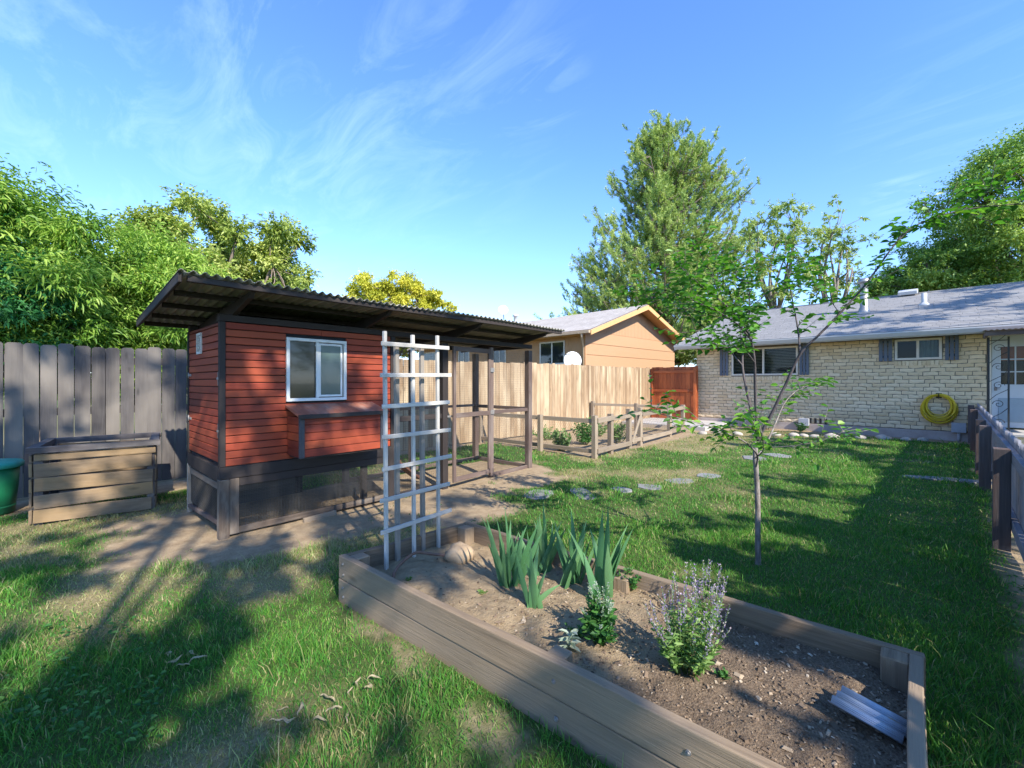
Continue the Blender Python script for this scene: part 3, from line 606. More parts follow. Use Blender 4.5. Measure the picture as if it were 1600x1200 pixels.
# ------------------------------------------------------------------ chicken coop with its run
CX0, CXM, CX1, CY0, CY1 = .76, 2.43, 4.86, 4.40, 5.58
def screen(name, parent, p, u, v, lu, lv, sp=.0135, wr=.0011, m='wire', slack=0.0):
    """woven wire: thin square wires both ways, one panel = one mesh"""
    mb = MB(); p = Vector(p); u = Vector(u); v = Vector(v); nrm = u.cross(v)
    nu = int(lu/sp); nv = int(lv/sp)
    for k in range(1, nu):
        a = p+u*(k*lu/nu); mb.obox(a-u*wr-nrm*wr, v, u, nrm, lv, 2*wr, 2*wr, 0, random.random())
    for k in range(1, nv):
        a = p+v*(k*lv/nv); mb.obox(a-v*wr-nrm*(wr-.0004), u, v, nrm, lu, 2*wr, 2*wr, 0, random.random())
    return mb.build(name, M[m], parent)
def coop():
    random.seed(21)
    t = thing('chicken_coop', 'red-sided chicken coop with corrugated roof and wire run', 'chicken coop', (CX0, CY0, 0))
    bw = .066
    def siding(name, axis, c, a0, a1, z0, z1, out, holes=(), m='siding'):
        mb = MB(); z = z0
        while z < z1-.004:
            h = min(bw, z1-z); segs = [(a0, a1)]
            for h0, h1, b0, b1 in holes:
                if z+h > b0+.004 and z < b1-.004:
                    ns = []
                    for s0, s1 in segs:
                        if h0 > s0: ns.append((s0, min(h0, s1)))
                        if h1 < s1: ns.append((max(h1, s0), s1))
                    segs = ns
            for s0, s1 in segs:
                if s1-s0 < .01: continue
                cuts = [s0]
                if s1-s0 > 1.3: cuts.append(s0+(s1-s0)*random.uniform(.35, .65))
                cuts.append(s1)
                for q0, q1 in zip(cuts, cuts[1:]):
                    j = random.uniform(-.0015, .0015)
                    if axis == 'x': mb.box(q0+.0007, q1-.0007, c+j, c+out+j, z+.003, z+h-.003)
                    else: mb.box(c+j, c+out+j, q0+.0007, q1-.0007, z+.003, z+h-.003)
            z += h
        return mb.build(name, M[m], t, .005, seg=2)
    zb, zt = .62, 1.87
    W0, W1, WZ0, WZ1 = 1.285, 1.875, 1.165, 1.775
    siding('front_wall', 'x', CY0, CX0+.035, CXM-.03, zb, zt, .018, [(W0, W1, WZ0, WZ1)])
    bk = MB(); yy = (CY0+.020, CY0+.026)
    bk.box(CX0+.04, W0, *yy, zb+.01, zt-.03); bk.box(W1, CXM-.04, *yy, zb+.01, zt-.03); bk.box(W0, W1, *yy, zb+.01, WZ0); bk.box(W0, W1, *yy, WZ1, zt-.03)
    bk.box(CX0+.020, CX0+.026, CY0+.05, CY1-.03, zb+.01, zt-.03); bk.build('dark_backing', M['dark'], t)  # unseen dark backing, added to keep bright dots out of the board gaps
    d = siding('side_door', 'y', CX0, CY0+.04, CY1-.03, zb+.03, zt-.0, .018)
    for z in (.98, 1.42):
        h = MB(); h.box(CX0-.006, CX0-.001, CY1-.13, CY1-.02, z-.012, z+.012); h.tube([(CX0-.006, CY1-.035, z-.03), (CX0-.006, CY1-.035, z+.03)], .007, 6); h.build('hinge', M['bolt'], d)
    for z in (.93, 1.38):
        h = MB(); h.box(CX0-.010, CX0-.001, CY0+.035, CY0+.06, z-.06, z+.06); h.box(CX0-.02, CX0-.010, CY0+.02, CY0+.05, z-.012, z+.012); h.build('latch', M['bolt'], d, .002)
    siding('end_wall', 'y', CXM-.02, CY0+.02, CY1, zb, zt, .018)
    siding('back_wall', 'x', CY1-.02, CX0+.02, CXM, zb, zt, .018)
    fl = MB(); fl.box(CX0+.02, CXM-.025, CY0+.02, CY1-.022, zb-.018, zb+.0); fl.build('floor', M['runpost'], t)
    ce = MB(); ce.box(CX0+.02, CXM-.025, CY0+.02, CY1-.022, zt-.018, zt-.004); ce.build('ceiling', M['dark'], t)
    # trims at the corners
    for (a, b, c, e) in ((CX0-.012, CX0+.034, CY0-.010, CY0+.036), (CXM-.029, CXM+.03, CY0-.012, CY0+.05), (CX0-.010, CX0+.03, CY1-.028, CY1+.012)):
        r = MB(); r.box(a, b, c, e, zb-.0, zt+.0); r.build('corner_trim', M['darktrim'], t, .003)
    v = MB(); v.box(CX0-.014, CX0-.001, 5.02, 5.19, 1.62, 1.64); v.box(CX0-.014, CX0-.001, 5.02, 5.19, 1.80, 1.82); v.box(CX0-.014, CX0-.001, 5.02, 5.036, 1.641, 1.799); v.box(CX0-.014, CX0-.001, 5.174, 5.19, 1.641, 1.799)
    v.box(CX0-.012, CX0-.002, 5.10, 5.112, 1.641, 1.799)
    for k in range(7): z = 1.65+k*.0215; v.beam((CX0-.009, 5.038, z), (CX0-.009, 5.172, z), .014, .003, (.5, 0, .8))
    vv = v.build('vent', M['white'], t); bk = MB(); bk.box(CX0-.0015, CX0-.0004, 5.03, 5.18, 1.63, 1.81); bk.build('backing', M['dark'], vv)
    # sliding window
    f = MB(); y0 = CY0-.016; y1 = CY0+.03; fw = .030
    f.box(W0, W1, y0, y1, WZ1-fw, WZ1); f.box(W0, W1, y0, y1, WZ0, WZ0+fw); f.box(W0, W0+fw, y0, y1, WZ0+fw, WZ1-fw); f.box(W1-fw, W1, y0, y1, WZ0+fw, WZ1-fw)
    wf = f.build('window', M['white'], t, .003)
    mid = (W0+W1)/2-.005
    s = MB(); s.box(mid-.012, mid+.014, y0+.006, y0+.026, WZ0+fw, WZ1-fw); s.build('mullion', M['white'], wf, .002)
    s = MB(); a, b, c, e = mid+.015, W1-fw-.012, WZ0+fw+.008, WZ1-fw-.008; k = .020
    s.box(a, b, y0+.010, y0+.024, e-k, e); s.box(a, b, y0+.010, y0+.024, c, c+k); s.box(a, a+k, y0+.010, y0+.024, c+k, e-k); s.box(b-k, b, y0+.010, y0+.024, c+k, e-k); s.build('sash', M['white'], wf, .002)
    g = MB(); g.box(W0+fw, mid-.012, y0+.03, y0+.033, WZ0+fw, WZ1-fw); g.build('pane', M['coopglass'], wf)
    g = MB(); g.box(a+k, b-k, y0+.016, y0+.019, c+k, e-k); g.build('pane', M['frost'], wf)
    # nest box
    n0, n1, ny, nz0, nz1, nzb = 1.29, 2.14, 4.10, .665, 1.03, 1.115
    nb = MB(); z = nz0
    while z < nz1-.004:
        h = min(.0735, nz1-z); nb.box(n0+.045, n1-.045, ny, ny+.018, z+.002, z+h-.002); nb.box(n0, n0+.018, ny+.024, CY0-.014, z+.002, z+h-.002); nb.box(n1-.018, n1, ny+.024, CY0-.014, z+.002, z+h-.002); z += h
    nest = nb.build('nest_box', M['siding'], t, .0035, seg=2)
    for x in (n0-.002, n1-.043):
        c = MB(); c.box(x, x+.045, ny-.006, ny+.022, nz0-.004, nz1); c.build('corner_trim', M['darktrim2'], nest, .003)
    c = MB(); c.box(n0+.02, n1-.02, ny+.02, CY0-.014, nz0-.016, nz0-.001); c.build('floor', M['darktrim'], nest)
    l = MB(); l.prism([(n0-.02, ny-.03, nz1+.004), (n0-.02, CY0-.015, nzb), (n0-.02, CY0-.015, nzb+.020), (n0-.02, ny-.03, nz1+.026)], (n1-n0+.04, 0, 0)); lid = l.build('lid', M['lid'], nest, .003)
    e = MB(); e.box(n0-.024, n1+.024, ny-.044, ny-.031, nz1-.012, nz1+.027); e.build('edge_trim', M['darktrim'], lid, .002)
    # lower frame
    def bar(name, *a, m='lowpost', par=None, bev=.003): r = MB(); r.box(*a, jit=.0015); return r.build(name, M[m], par or t, bev)
    bar('sill_beam', CX0-.012, CXM, CY0-.008, CY0+.045, zb-.105, zb-.002, m='darktrim'); bar('sill_beam', CX0-.010, CX0+.04, CY0+.05, CY1, zb-.125, zb-.002, m='darktrim')
    bar('base_post', CX0-.014, CX0+.062, CY0-.012, CY0+.058, -.02, zb-.11); bar('base_post', CX0-.012, CX0+.03, CY1-.03, CY1+.012, -.02, zb-.11, m='trellispost')
    bar('base_post', CX0+.064, CX0+.135, CY0-.010, CY0+.028, .03, zb-.108); bar('base_post', CXM-.06, CXM+.03, CY0-.012, CY0+.05, -.02, zb-.002, m='darktrim')
    bar('base_post', CXM-.36, CXM-.30, CY0+.02, CY0+.07, 0, zb-.11, m='darktrim'); bar('base_post', CXM-.62, CXM-.55, CY1-.06, CY1, 0, zb-.11, m='darktrim')
    r = MB(); r.beam((CX0+.005, CY0+.06, .135), (CX0+.005, CY1-.03, .075), .03, .038); r.build('base_rail', M['runpost'], t, .003)
    r = MB(); r.beam((CX0+.02, CY0+.06, .44), (CX0+.02, CY1-.03, .44), .03, .06); r.build('base_rail', M['lowpost'], t, .003)
    bar('base_rail', CX0+.137, CXM-.062, CY0+.0, CY0+.034, .03, .085); bar('base_rail', CX0+.137, CXM-.062, CY0+.0, CY0+.034, zb-.18, zb-.108, m='darktrim')
    r = MB(); r.beam((1.42, CY0-.06, .022), (1.75, CY0-.03, .025), .035, .045); r.build('loose_batten', M['rail'], t, .003)
    bb = MB(); z = .0
    while z < zb-.13: bb.box(CX0+.03, CXM-.63, CY1-.045, CY1-.02, z+.002, z+.135); z += .138
    bb.build('back_board', M['lowdark'], t, .002)
    screen('wire_panel', t, (CX0+.135, CY0+.012, .085), (1, 0, 0), (0, 0, 1), CXM-CX0-.2, zb-.27)
    screen('wire_panel', t, (CX0+.012, CY0+.06, .12), (0, 1, 0), (0, 0, 1), CY1-CY0-.09, zb-.21)
    # the run: posts, rails, door, wire
    zr = 1.84
    posts = [(3.18, CY0, .085, 'darktrim'), (CX1, CY0, .085, 'runpost'), (CXM+.04, CY1, .07, 'runpost'), (CX1-.03, CY1, .085, 'runpost'), (3.5, CY1, .06, 'runpost')]
    for x, y, s_, m in posts: bar('post', x-s_/2, x+s_/2, y-s_/2+.02, y+s_/2+.02, -.03, zr, m=m)
    bar('post', 4.02-.028, 4.02+.028, CY0-.02, CY0+.03, .02, zr, m='runpost')
    bar('top_beam', CX0-.012, CX1+.05, CY0-.014, CY0+.06, zt+.003, zt+.062, m='darktrim'); bar('top_beam', CX0, CX1+.05, CY1-.04, CY1+.03, zt+.003, zt+.062, m='darktrim')
    for x in (CXM, CX1): bar('top_beam', x-.03, x+.03, CY0+.065, CY1-.045, zt+.005, zt+.06, m='darktrim')
    bar('mid_rail', 4.05, CX1-.045, CY0-.005, CY0+.04, .90, .95, m='runpost'); bar('mid_rail', CXM+.035, 3.135, CY0+.0, CY0+.04, .89, .95, m='darktrim')
    bar('mid_rail', CXM+.08, CX1-.075, CY1+.0, CY1+.04, .93, .97, m='runpost'); bar('mid_rail', CX1-.03, CX1+.01, CY0+.065, CY1-.03, .91, .96, m='runpost')
    bar('bottom_rail', 4.05, CX1-.045, CY0, CY0+.035, .0, .06, m='runpost'); bar('bottom_rail', CXM+.035, 3.135, CY0, CY0+.035, 0, .07, m='darktrim')
    bar('bottom_rail', CXM+.08, CX1-.075, CY1, CY1+.035, .0, .06, m='runpost'); bar('bottom_rail', CX1-.02, CX1+.015, CY0+.065, CY1-.03, 0, .06, m='runpost')
    for p, u, lu, z0, z1 in (((4.05, CY0+.02), (1, 0, 0), CX1-4.09, .06, zr), ((CXM+.035, CY0+.02), (1, 0, 0), 3.135-CXM-.035, .07, zr), ((CXM+.08, CY1+.02), (1, 0, 0), CX1-CXM-.155, .06, zr), ((CX1-.0, CY0+.065), (0, 1, 0), CY1-CY0-.09, .06, zr)):
        screen('wire_panel', t, (*p, z0), u, (0, 0, 1), lu, z1-z0, ( .028), .00055)
    # door, ajar by a hand's width
    an = R(-5); hx, hy = 3.99, CY0-.028; u = Vector((-math.cos(an), math.sin(an), 0)); wd = .74; nr = Vector((u.y, -u.x, 0))
    dm = MB()
    for a, b, z0, z1 in ((0, .05, .07, zr-.03), (wd-.05, wd, .07, zr-.03), (.05, wd-.05, .07, .13), (.05, wd-.05, .89, .95), (.05, wd-.05, zr-.09, zr-.03)):
        dm.obox(Vector((hx, hy, z0))+u*a, u, nr, (0, 0, 1), b-a, .03, z1-z0)
    dr = dm.build('run_door', M['runpost'], t, .003)
    screen('wire_panel', dr, Vector((hx, hy, .13))+u*.05+nr*.012, u, (0, 0, 1), wd-.1, zr-.2, ( .028), .00055)
    for z in (.93, 1.52):
        h = MB(); h.box(3.97, 4.045, CY0-.036, CY0-.029, z-.03, z+.03); h.build('hinge', M['bolt'], dr)
    h = MB(); h.box(3.20, 3.32, CY0-.036, CY0-.027, .90, .925); h.build('latch', M['bolt'], dr)
    rp = MB(); rp.beam((2.48, 4.95, .60), (3.15, 4.95, .05), .22, .02)
    for k in range(7): p = Vector((2.48, 4.95, .60)).lerp(Vector((3.15, 4.95, .05)), (k+.5)/7)+Vector((.012, 0, .016)); rp.beam(p-Vector((0, .1, 0)), p+Vector((0, .1, 0)), .02, .014)
    rp.build('ramp', M['ramp'], t)
    # roof: purlins, tapered rafters, corrugated sheet falling to the back
    zf, zbk, yf, yb = 2.125, 1.975, 3.86, 5.80; zat = lambda y: zf+(zbk-zf)*(y-yf)/(yb-yf); x0, x1 = .37, 5.02
    for x in (.84, 2.08, 3.34, 4.66):
        r = MB(); dz = .052
        r.prism([(x, CY1+.22, zat(CY1+.22)-dz-.06), (x, CY0-.02, zt+.064), (x, yf+.10, zat(yf)-dz-.050), (x, yf+.04, zat(yf+.04)-dz), (x, CY1+.22, zat(CY1+.22)-dz)], (.038, 0, 0)); r.build('rafter', M['darktrim'], t, .003)
    for y in (yf+.02, yf+.47, yf+.95, yf+1.45, yb-.05):
        r = MB(); r.box(x0+.06, x1-.05, y-.02, y+.02, zat(y)-.056, zat(y)-.014); r.build('purlin', M['darktrim'], t, .003)
    r = MB(); r.beam((x0+.015, yf, zat(yf)-.035), (x0+.015, yb, zat(yb)-.035), .022, .07); r.build('barge_board', M['darktrim'], t, .003)
    pitch = .0705; n = int((x1-x0)/pitch*10); xs = np.linspace(x0, x1, n+1); ys = np.linspace(yf-.035, yb+.03, 8); A = .0115
    XX, YY = np.meshgrid(xs, ys, indexing='ij'); zz_ = A*np.sin((XX-x0)/pitch*2*np.pi)+(zf+(zbk-zf)*(YY-yf)/(yb-yf))
    zz_ += .006*np.sin(XX*2.3)*np.cos(YY*1.7)+.004*(XX > 2.6)
    V = np.concatenate([np.stack([XX, YY, zz_], -1).reshape(-1, 3), np.stack([XX, YY, zz_-.003], -1).reshape(-1, 3)]); N = XX.size; I = np.arange(N).reshape(XX.shape)
    q = np.stack([I[:-1, :-1], I[1:, :-1], I[1:, 1:], I[:-1, 1:]], -1).reshape(-1, 4)
    e1 = np.stack([I[1:, 0], I[:-1, 0], I[:-1, 0]+N, I[1:, 0]+N], -1); e2 = np.stack([I[:-1, -1], I[1:, -1], I[1:, -1]+N, I[:-1, -1]+N], -1); e3 = np.stack([I[0, :-1], I[0, 1:], I[0, 1:]+N, I[0, :-1]+N], -1)
    Fq = np.concatenate([q, q[:, ::-1]+N, e1, e2, e3]); build_np('corrugated_roof', V, [Fq], np.zeros(len(Fq)), M['corr'], t, smooth=True)
    t.location = (.765, 4.355, 0); t.rotation_euler = (0, 0, R(3.6))
M['coopglass'] = glass_mat('dusty dark glass', (.042, .034, .024), .10)
M['darktrim2'] = wood('slate grey trim', (.085, .082, .088), (.05, .048, .052), .6, .4, .7, (.14, .13, .13), .4)
M['lid'] = wood('worn lid', (.42, .15, .09), (.20, .065, .04), .6, .4, .7, (.48, .40, .33), .5)
M['lowdark'] = wood('dark back board', (.14, .12, .10), (.06, .05, .045), .6, .6, .85)
M['ramp'] = wood('ramp', (.25, .12, .075), (.12, .055, .035), .6, .4)
coop()

# ------------------------------------------------------------------ raised bed, its soil, trellis and plants
SZ = .165
def soil_h(x, y): return SZ+(fbm(x*2.2+5, y*2.2, 3)-.5)*.07+(fbm(x*14, y*14+3, 4)-.5)*.026
def bed():
    random.seed(31); c = sum(BC, Vector())/4
    t = thing('raised_bed', 'grey timber raised garden bed two boards high with bare soil', 'raised bed', (c.x, c.y, 0)); th = .042
    for i in range(4):
        a, b = BC[i], BC[(i+1) % 4]; d = (b-a).normalized(); nin = Vector((d.y, -d.x, 0)); nin = nin if nin.dot(c-a) > 0 else -nin
        ex = 0 if i % 2 == 0 else 0
        s0, s1 = (a, b) if i % 2 else (a+d*(th+.001), b-d*(th+.001))
        for k, (z0, z1) in enumerate(((-.03, .130), (.134, .272))):
            mb = MB(); n = 6; L = (s1-s0).length; bow = random.uniform(-.006, .006)
            rings = []
            for q in range(n+1):
                p = s0.lerp(s1, q/n)+nin*(bow*math.sin(math.pi*q/n)+(.002 if k else 0)); dz = .003*math.sin(q*1.7+i+k)
                rings.append([p+Vector((0, 0, z0+dz)), p+nin*th+Vector((0, 0, z0+dz)), p+nin*th+Vector((0, 0, z1+dz)), p+Vector((0, 0, z1+dz))])
            off = random.random()*40; r = random.random()
            for q in range(n):
                for j in range(4):
                    j2 = (j+1) % 4; w0 = (.0, th, th+.14, 2*th+.14)[j]; w1 = (th, th+.14, 2*th+.14, 2*th+.28)[j]; u0 = off+L*q/n; u1 = off+L*(q+1)/n
                    mb.face([rings[q][j], rings[q][j2], rings[q+1][j2], rings[q+1][j]], r, uv=[(u0, w0), (u0, w1), (u1, w1), (u1, w0)])
            mb.face(rings[0][::-1], r); mb.face(rings[-1], r)
            for o in [mb.build('board', M['bedwood'], t)]:
                bm_weld(o); m = o.modifiers.new('bevel', 'BEVEL'); m.width = .005; m.segments = 2; m.limit_method = 'ANGLE'; m.angle_limit = R(40)
    for i in range(4):
        p = BC[i]; d1 = (BC[(i+1) % 4]-p).normalized(); d0 = (BC[i-1]-p).normalized(); q = p+d1*(th+.003)+d0*(th+.003)
        r = MB(); r.obox(q+Vector((0, 0, .02)), d1, d0, (0, 0, 1), .085, .085, .253-(.004 if i else 0)); r.build('corner_post', M['bedwood'], t, .005)
    for a, b, f in ((BC[0], BC[3], .575), (BC[1], BC[2], .50)):
        d = (b-a).normalized(); nin = Vector((d.y, -d.x, 0)); nin = nin if nin.dot(c-a) > 0 else -nin
        q = a.lerp(b, f)+nin*(th+.004); r = MB(); r.obox(q+Vector((0, 0, .02)), d, nin, (0, 0, 1), .085, .085, .235); r.build('side_post', M['bedwood'], t, .005)
    d = (BC[3]-BC[0]).normalized(); out = Vector((-d.y, d.x, 0)); out = out if out.dot(c-BC[0]) < 0 else -out
    for s_, z in ((.055, .235), (.06, .17), (.055, .09), (.06, .035), (1.60, .20), (1.61, .06), (2.1, .2)):
        p = BC[0]+d*s_+Vector((0, 0, z)); r = MB(); r.tube([p-out*.004, p+out*.003], .009, 8); r.tube([p+out*.003, p+out*.007], [.006, .003], 8); r.build('bolt', M['bolt'], t)
def bm_weld(o):
    import bmesh
    b = bmesh.new(); b.from_mesh(o.data); bmesh.ops.remove_doubles(b, verts=b.verts, dist=.0004); bmesh.ops.recalc_face_normals(b, faces=b.faces); b.to_mesh(o.data); b.free()
bed()
def soil():
    n, m = 110, 260; u = np.linspace(.03, .97, n); v = np.linspace(.012, .988, m); U, Vv = np.meshgrid(u, v, indexing='ij')
    c = [np.array(tuple(p)) for p in BC]
    pt = ((1-U)[..., None]*c[0]+U[..., None]*c[1])*(1-Vv)[..., None]+((1-U)[..., None]*c[3]+U[..., None]*c[2])*Vv[..., None]
    pt[..., 2] = soil_h(pt[..., 0], pt[..., 1]); I = np.arange(n*m).reshape(n, m)
    Fq = np.stack([I[:-1, :-1], I[:-1, 1:], I[1:, 1:], I[1:, :-1]], -1).reshape(-1, 4)
    mul = sstep(.42, .90, Vv+.25*(fbm(pt[..., 0]*3, pt[..., 1]*3, 3)-.5))
    o = build_np('soil', pt.reshape(-1, 3), [Fq], np.zeros(len(Fq)), M['soil'], smooth=True, extra={'mulch': ('POINT', mul.ravel())})
    tag(o, 'crumbly brown soil filling the raised bed', 'soil', kind='stuff')
    # clods and wood chips lying on it
    k = 2600; u = RNG.uniform(.05, .95, k); v = np.clip(RNG.beta(2.6, 1.1, k), .02, .98)
    q = ((1-u)[:, None]*c[0]+u[:, None]*c[1])*(1-v)[:, None]+((1-u)[:, None]*c[3]+u[:, None]*c[2])*v[:, None]; q[:, 2] = soil_h(q[:, 0], q[:, 1])+.003
    a = RNG.uniform(0, 2*np.pi, k); ax = np.stack([np.cos(a), np.sin(a), RNG.normal(0, .25, k)], -1); Lc = RNG.gamma(1.8, .0038, k)+.003; Wc = Lc*RNG.uniform(.25, .9, k)
    side = np.cross(ax, np.stack([RNG.normal(0, .35, k), RNG.normal(0, .35, k), np.ones(k)], -1)); side /= np.linalg.norm(side, axis=1, keepdims=True); nm = np.cross(side, ax)
    h = (RNG.uniform(.15, .6, k)*Wc)[:, None]
    vs = []
    for sx, sy, sz in ((-1, -1, -1), (1, -1, -1), (1, 1, -1), (-1, 1, -1), (-.7, -.7, 1), (.7, -.6, 1), (.6, .7, 1), (-.7, .6, 1)):
        vs.append(q+ax*(Lc*sx/2)[:, None]+side*(Wc*sy/2)[:, None]+nm*h*sz*.5)
    V = np.stack(vs, 1).reshape(-1, 3); b = np.arange(k)*8
    F = [np.stack([b+i for i in f], -1) for f in ((3, 2, 1, 0), (4, 5, 6, 7), (0, 1, 5, 4), (1, 2, 6, 5), (2, 3, 7, 6), (3, 0, 4, 7))]
    r = np.clip(RNG.beta(1.6, 2.2, k), 0, 1); o = build_np('mulch', V, F, np.tile(r, 6), M['chip']); tag(o, 'scattered bark chips and clods on the bed soil', 'mulch', kind='stuff')
soil()
def trellis():
    random.seed(5); a = Vector((1.325, 2.51, 0)); b = Vector((1.765, 2.575, 0)); d = (b-a).normalized(); nr = Vector((d.y, -d.x, 0))
    t = thing('trellis', 'silver-white wooden garden trellis standing in the raised bed', 'trellis', ((a.x+b.x)/2, (a.y+b.y)/2, SZ)); W_ = (b-a).length
    for f, zt in ((0, 1.675), (.5, 1.67), (1, 1.685)):
        p = a+d*W_*f; le = Vector((.004*(f-.5), .02, 0)); r = MB(); r.beam(p+Vector((0, 0, SZ-.03)), p+le+Vector((0, 0, zt)), .022, .022, nr); r.build('upright', M['trellis'], t, .002)
    for f, zt in ((.26, 1.60), (.745, 1.60)):
        p = a+d*W_*f-nr*.036; r = MB(); r.beam(p+Vector((0, 0, SZ-.06)), p+Vector((.0, .02, zt)), .030, .026, nr); r.build('stake', M['trellispost'], t, .002)
    for k in range(7):
        z = 1.595-k*.198; e0 = -.045+random.uniform(-.012, .006); e1 = W_+.10+random.uniform(-.01, .02); tl = random.uniform(-.006, .006)
        p = a+d*e0+nr*.022+Vector((0, .012, z+tl)); q = a+d*e1+nr*.022+Vector((0, .012, z-tl)); r = MB(); r.beam(p, q, .014, .027, (0, 0, 1)); r.build('crossbar', M['trellis'], t, .002)
trellis()
def bedp(px, py):
    p = G(px, py, SZ); p.z = float(soil_h(np.array([p.x]), np.array([p.y]))[0]); return p
def small_bed_things():
    random.seed(9)
    p = bedp(718, 872); mb = MB(); mb.blob(p+Vector((0, 0, .035)), .098, .085, .072, .22, 18, 12, 1.6); o = mb.build('boulder', M['boulder'], origin=p); tag(o, 'rounded tan boulder on the soil near the trellis', 'boulder')
    pts = [bedp(614, 922)+Vector((0, 0, -.02)), bedp(616, 905)+Vector((0, 0, .02)), bedp(630, 893)+Vector((0, 0, .05)), bedp(650, 882)+Vector((0, 0, .06)), bedp(672, 877)+Vector((0, 0, .05)), bedp(700, 874)+Vector((0, 0, .03)), bedp(722, 870)+Vector((.03, .06, 0))]
    sm = []
    for i in range(len(pts)-1):
        for k in range(4):
            f = k/4; p0, p1, p2, p3 = pts[max(i-1, 0)], pts[i], pts[i+1], pts[min(i+2, len(pts)-1)]
            sm.append(.5*((2*p1)+(p2-p0)*f+(2*p0-5*p1+4*p2-p3)*f*f+(3*p1-p0-3*p2+p3)*f**3))
    mb = MB(); mb.tube(sm, .0095, 8); tag(mb.build('irrigation_pipe', M['drip']), 'brown irrigation pipe arching out of the soil by the trellis', 'pipe')
    # corrugated metal offcut and stone at the near end
    c = bedp(1318, 1096)+Vector((0, 0, .03)); A = bedp(1286, 1130)-c; A.z = 0; A.normalize(); B_ = Vector((A.y, -A.x, 0)); B_ = B_ if B_.y < 0 else -B_; mb = MB(); n = 36; rows = []
    for s_ in (0, .195):
        rows.append([c+A*(i/n*.14)+B_*s_+Vector((0, 0, .008*math.sin(i/n*2*math.pi*3.2)-s_*.06+.02)) for i in range(n+1)])
    for i in range(n):
        mb.face([rows[0][i], rows[0][i+1], rows[1][i+1], rows[1][i]], .5, True)
    o = mb.build('metal_sheet', M['galvblue']); m = o.modifiers.new('thick', 'SOLIDIFY'); m.thickness = .002; tag(o, 'corrugated metal offcut lying on the soil at the near end', 'metal sheet')
    p = bedp(1392, 1140); mb = MB(); mb.blob(p+Vector((0, 0, .01)), .06, .05, .03, .25, 14, 9); tag(mb.build('stone', M['boulder'], origin=p), 'tan stone beside the corrugated metal offcut', 'stone')
    p = bedp(1338, 1028); mb = MB(); mb.blob(p+Vector((0, 0, .008)), .03, .026, .02, .25, 12, 8); tag(mb.build('stone', M['boulder'], origin=p), 'small brown stone against the inside of the bed board', 'stone')
M['galvblue'] = paint('dull zinc sheet', (.42, .46, .52), .4, .05, (.3, .3, .3), .3, .5)
small_bed_things()

def iris_clump(px, py, hpx, label, n, spread=.05, lean=(0, 0), seed=0, wmul=1.0, extra=()):
    random.seed(seed); p = bedp(px, py); dd = (p-Vector((0, 0, EYE))).dot(Vector((FX, FY, 0))); H = hpx/FPX*dd
    rt = Vector((FY, -FX, 0)); fwv = Vector((FX, FY, 0)); t = thing('iris_plant', label, 'iris', p, 'iris plants in the raised bed')
    fans = max(1, n//5)
    for k in range(n):
        fan = k % fans; fa = random.uniform(-.4, .4); off = rt*random.gauss(0, spread)+fwv*random.gauss(0, spread*.6)
        a = random.uniform(-.42, .42) if k else random.uniform(-.05, .05); h = H*random.uniform(.55, 1.0)*(1-.35*abs(a)) if k else H
        dr = (rt*math.sin(a)+fwv*random.gauss(0, .16)+Vector((0, 0, math.cos(a)))+rt*lean[0]).normalized(); bend = random.uniform(-.05, .10)*math.copysign(1, a); tipf = random.random() < .14
        blade(t, p+off*(.6 if abs(a) < .2 else 1)-Vector((0, 0, .01)), dr, h, .025*wmul*random.uniform(.7, 1.2), rt, bend, tipf)
    for (a, h, bend) in extra:
        blade(t, p, (rt*math.sin(a)+Vector((0, 0, math.cos(a)))).normalized(), h, .024, rt, bend, False)
def blade(t, p, d, h, w_, rt, bend, tipf):
    mb = MB(); n = 11; L = []; C = []; Rr = []; cur = Vector(p); dirv = d.copy(); face = (rt+Vector((random.gauss(0, .4), random.gauss(0, .4), 0))).normalized()
    for i in range(n):
        f = i/(n-1); ww = w_*(.55+.6*math.sin(math.pi*min(1, f*.9+.12)))*(1-f**4)*.5+.0004
        sd = (face-dirv*face.dot(dirv)).normalized(); nn = sd.cross(dirv)
        L.append(cur-sd*ww); Rr.append(cur+sd*ww); C.append(cur+nn*ww*.28)
        cur = cur+dirv*h/(n-1); dirv = (dirv+rt*bend*.6*f*2/(n-1)*3+Vector((0, 0, -(.55 if tipf and f > .6 else .02)))*(f/(n-1)*3)).normalized()
    r = random.random(); v0 = len(mb.v)
    for i in range(n): mb.v += [L[i], C[i], Rr[i]]
    for i in range(n-1):
        a = v0+i*3
        for q in ((a, a+1, a+4, a+3), (a+1, a+2, a+5, a+4)):
            mb.f.append(list(q)); mb.r.append(min(1, max(0, r*.7+.35*(i/n)))); mb.sm.append(True); mb.uv += [(0, 0)]*4
    mb.build('leaf_blade', M['iris'], t)
iris_clump(790, 910, 138, 'iris clump nearest the trellis, with tall pale sword leaves', 15, .05, (-.02, 0), 1, 1.25)
iris_clump(850, 892, 112, 'iris clump in the crowded middle behind the small fan', 15, .06, (.03, 0), 2, 1.25)
iris_clump(832, 950, 105, 'small iris fan standing in front with one long arching leaf', 9, .014, (.0, 0), 3, 1.2, [(.75, .20, .55)])
iris_clump(893, 916, 115, 'iris clump with outward fanning leaves before the bed edge', 16, .04, (.04, 0), 4, 1.25)
iris_clump(942, 936, 150, 'dark upright iris clump next to the lavender-flowered sage', 12, .028, (.02, 0), 5, 1.4)

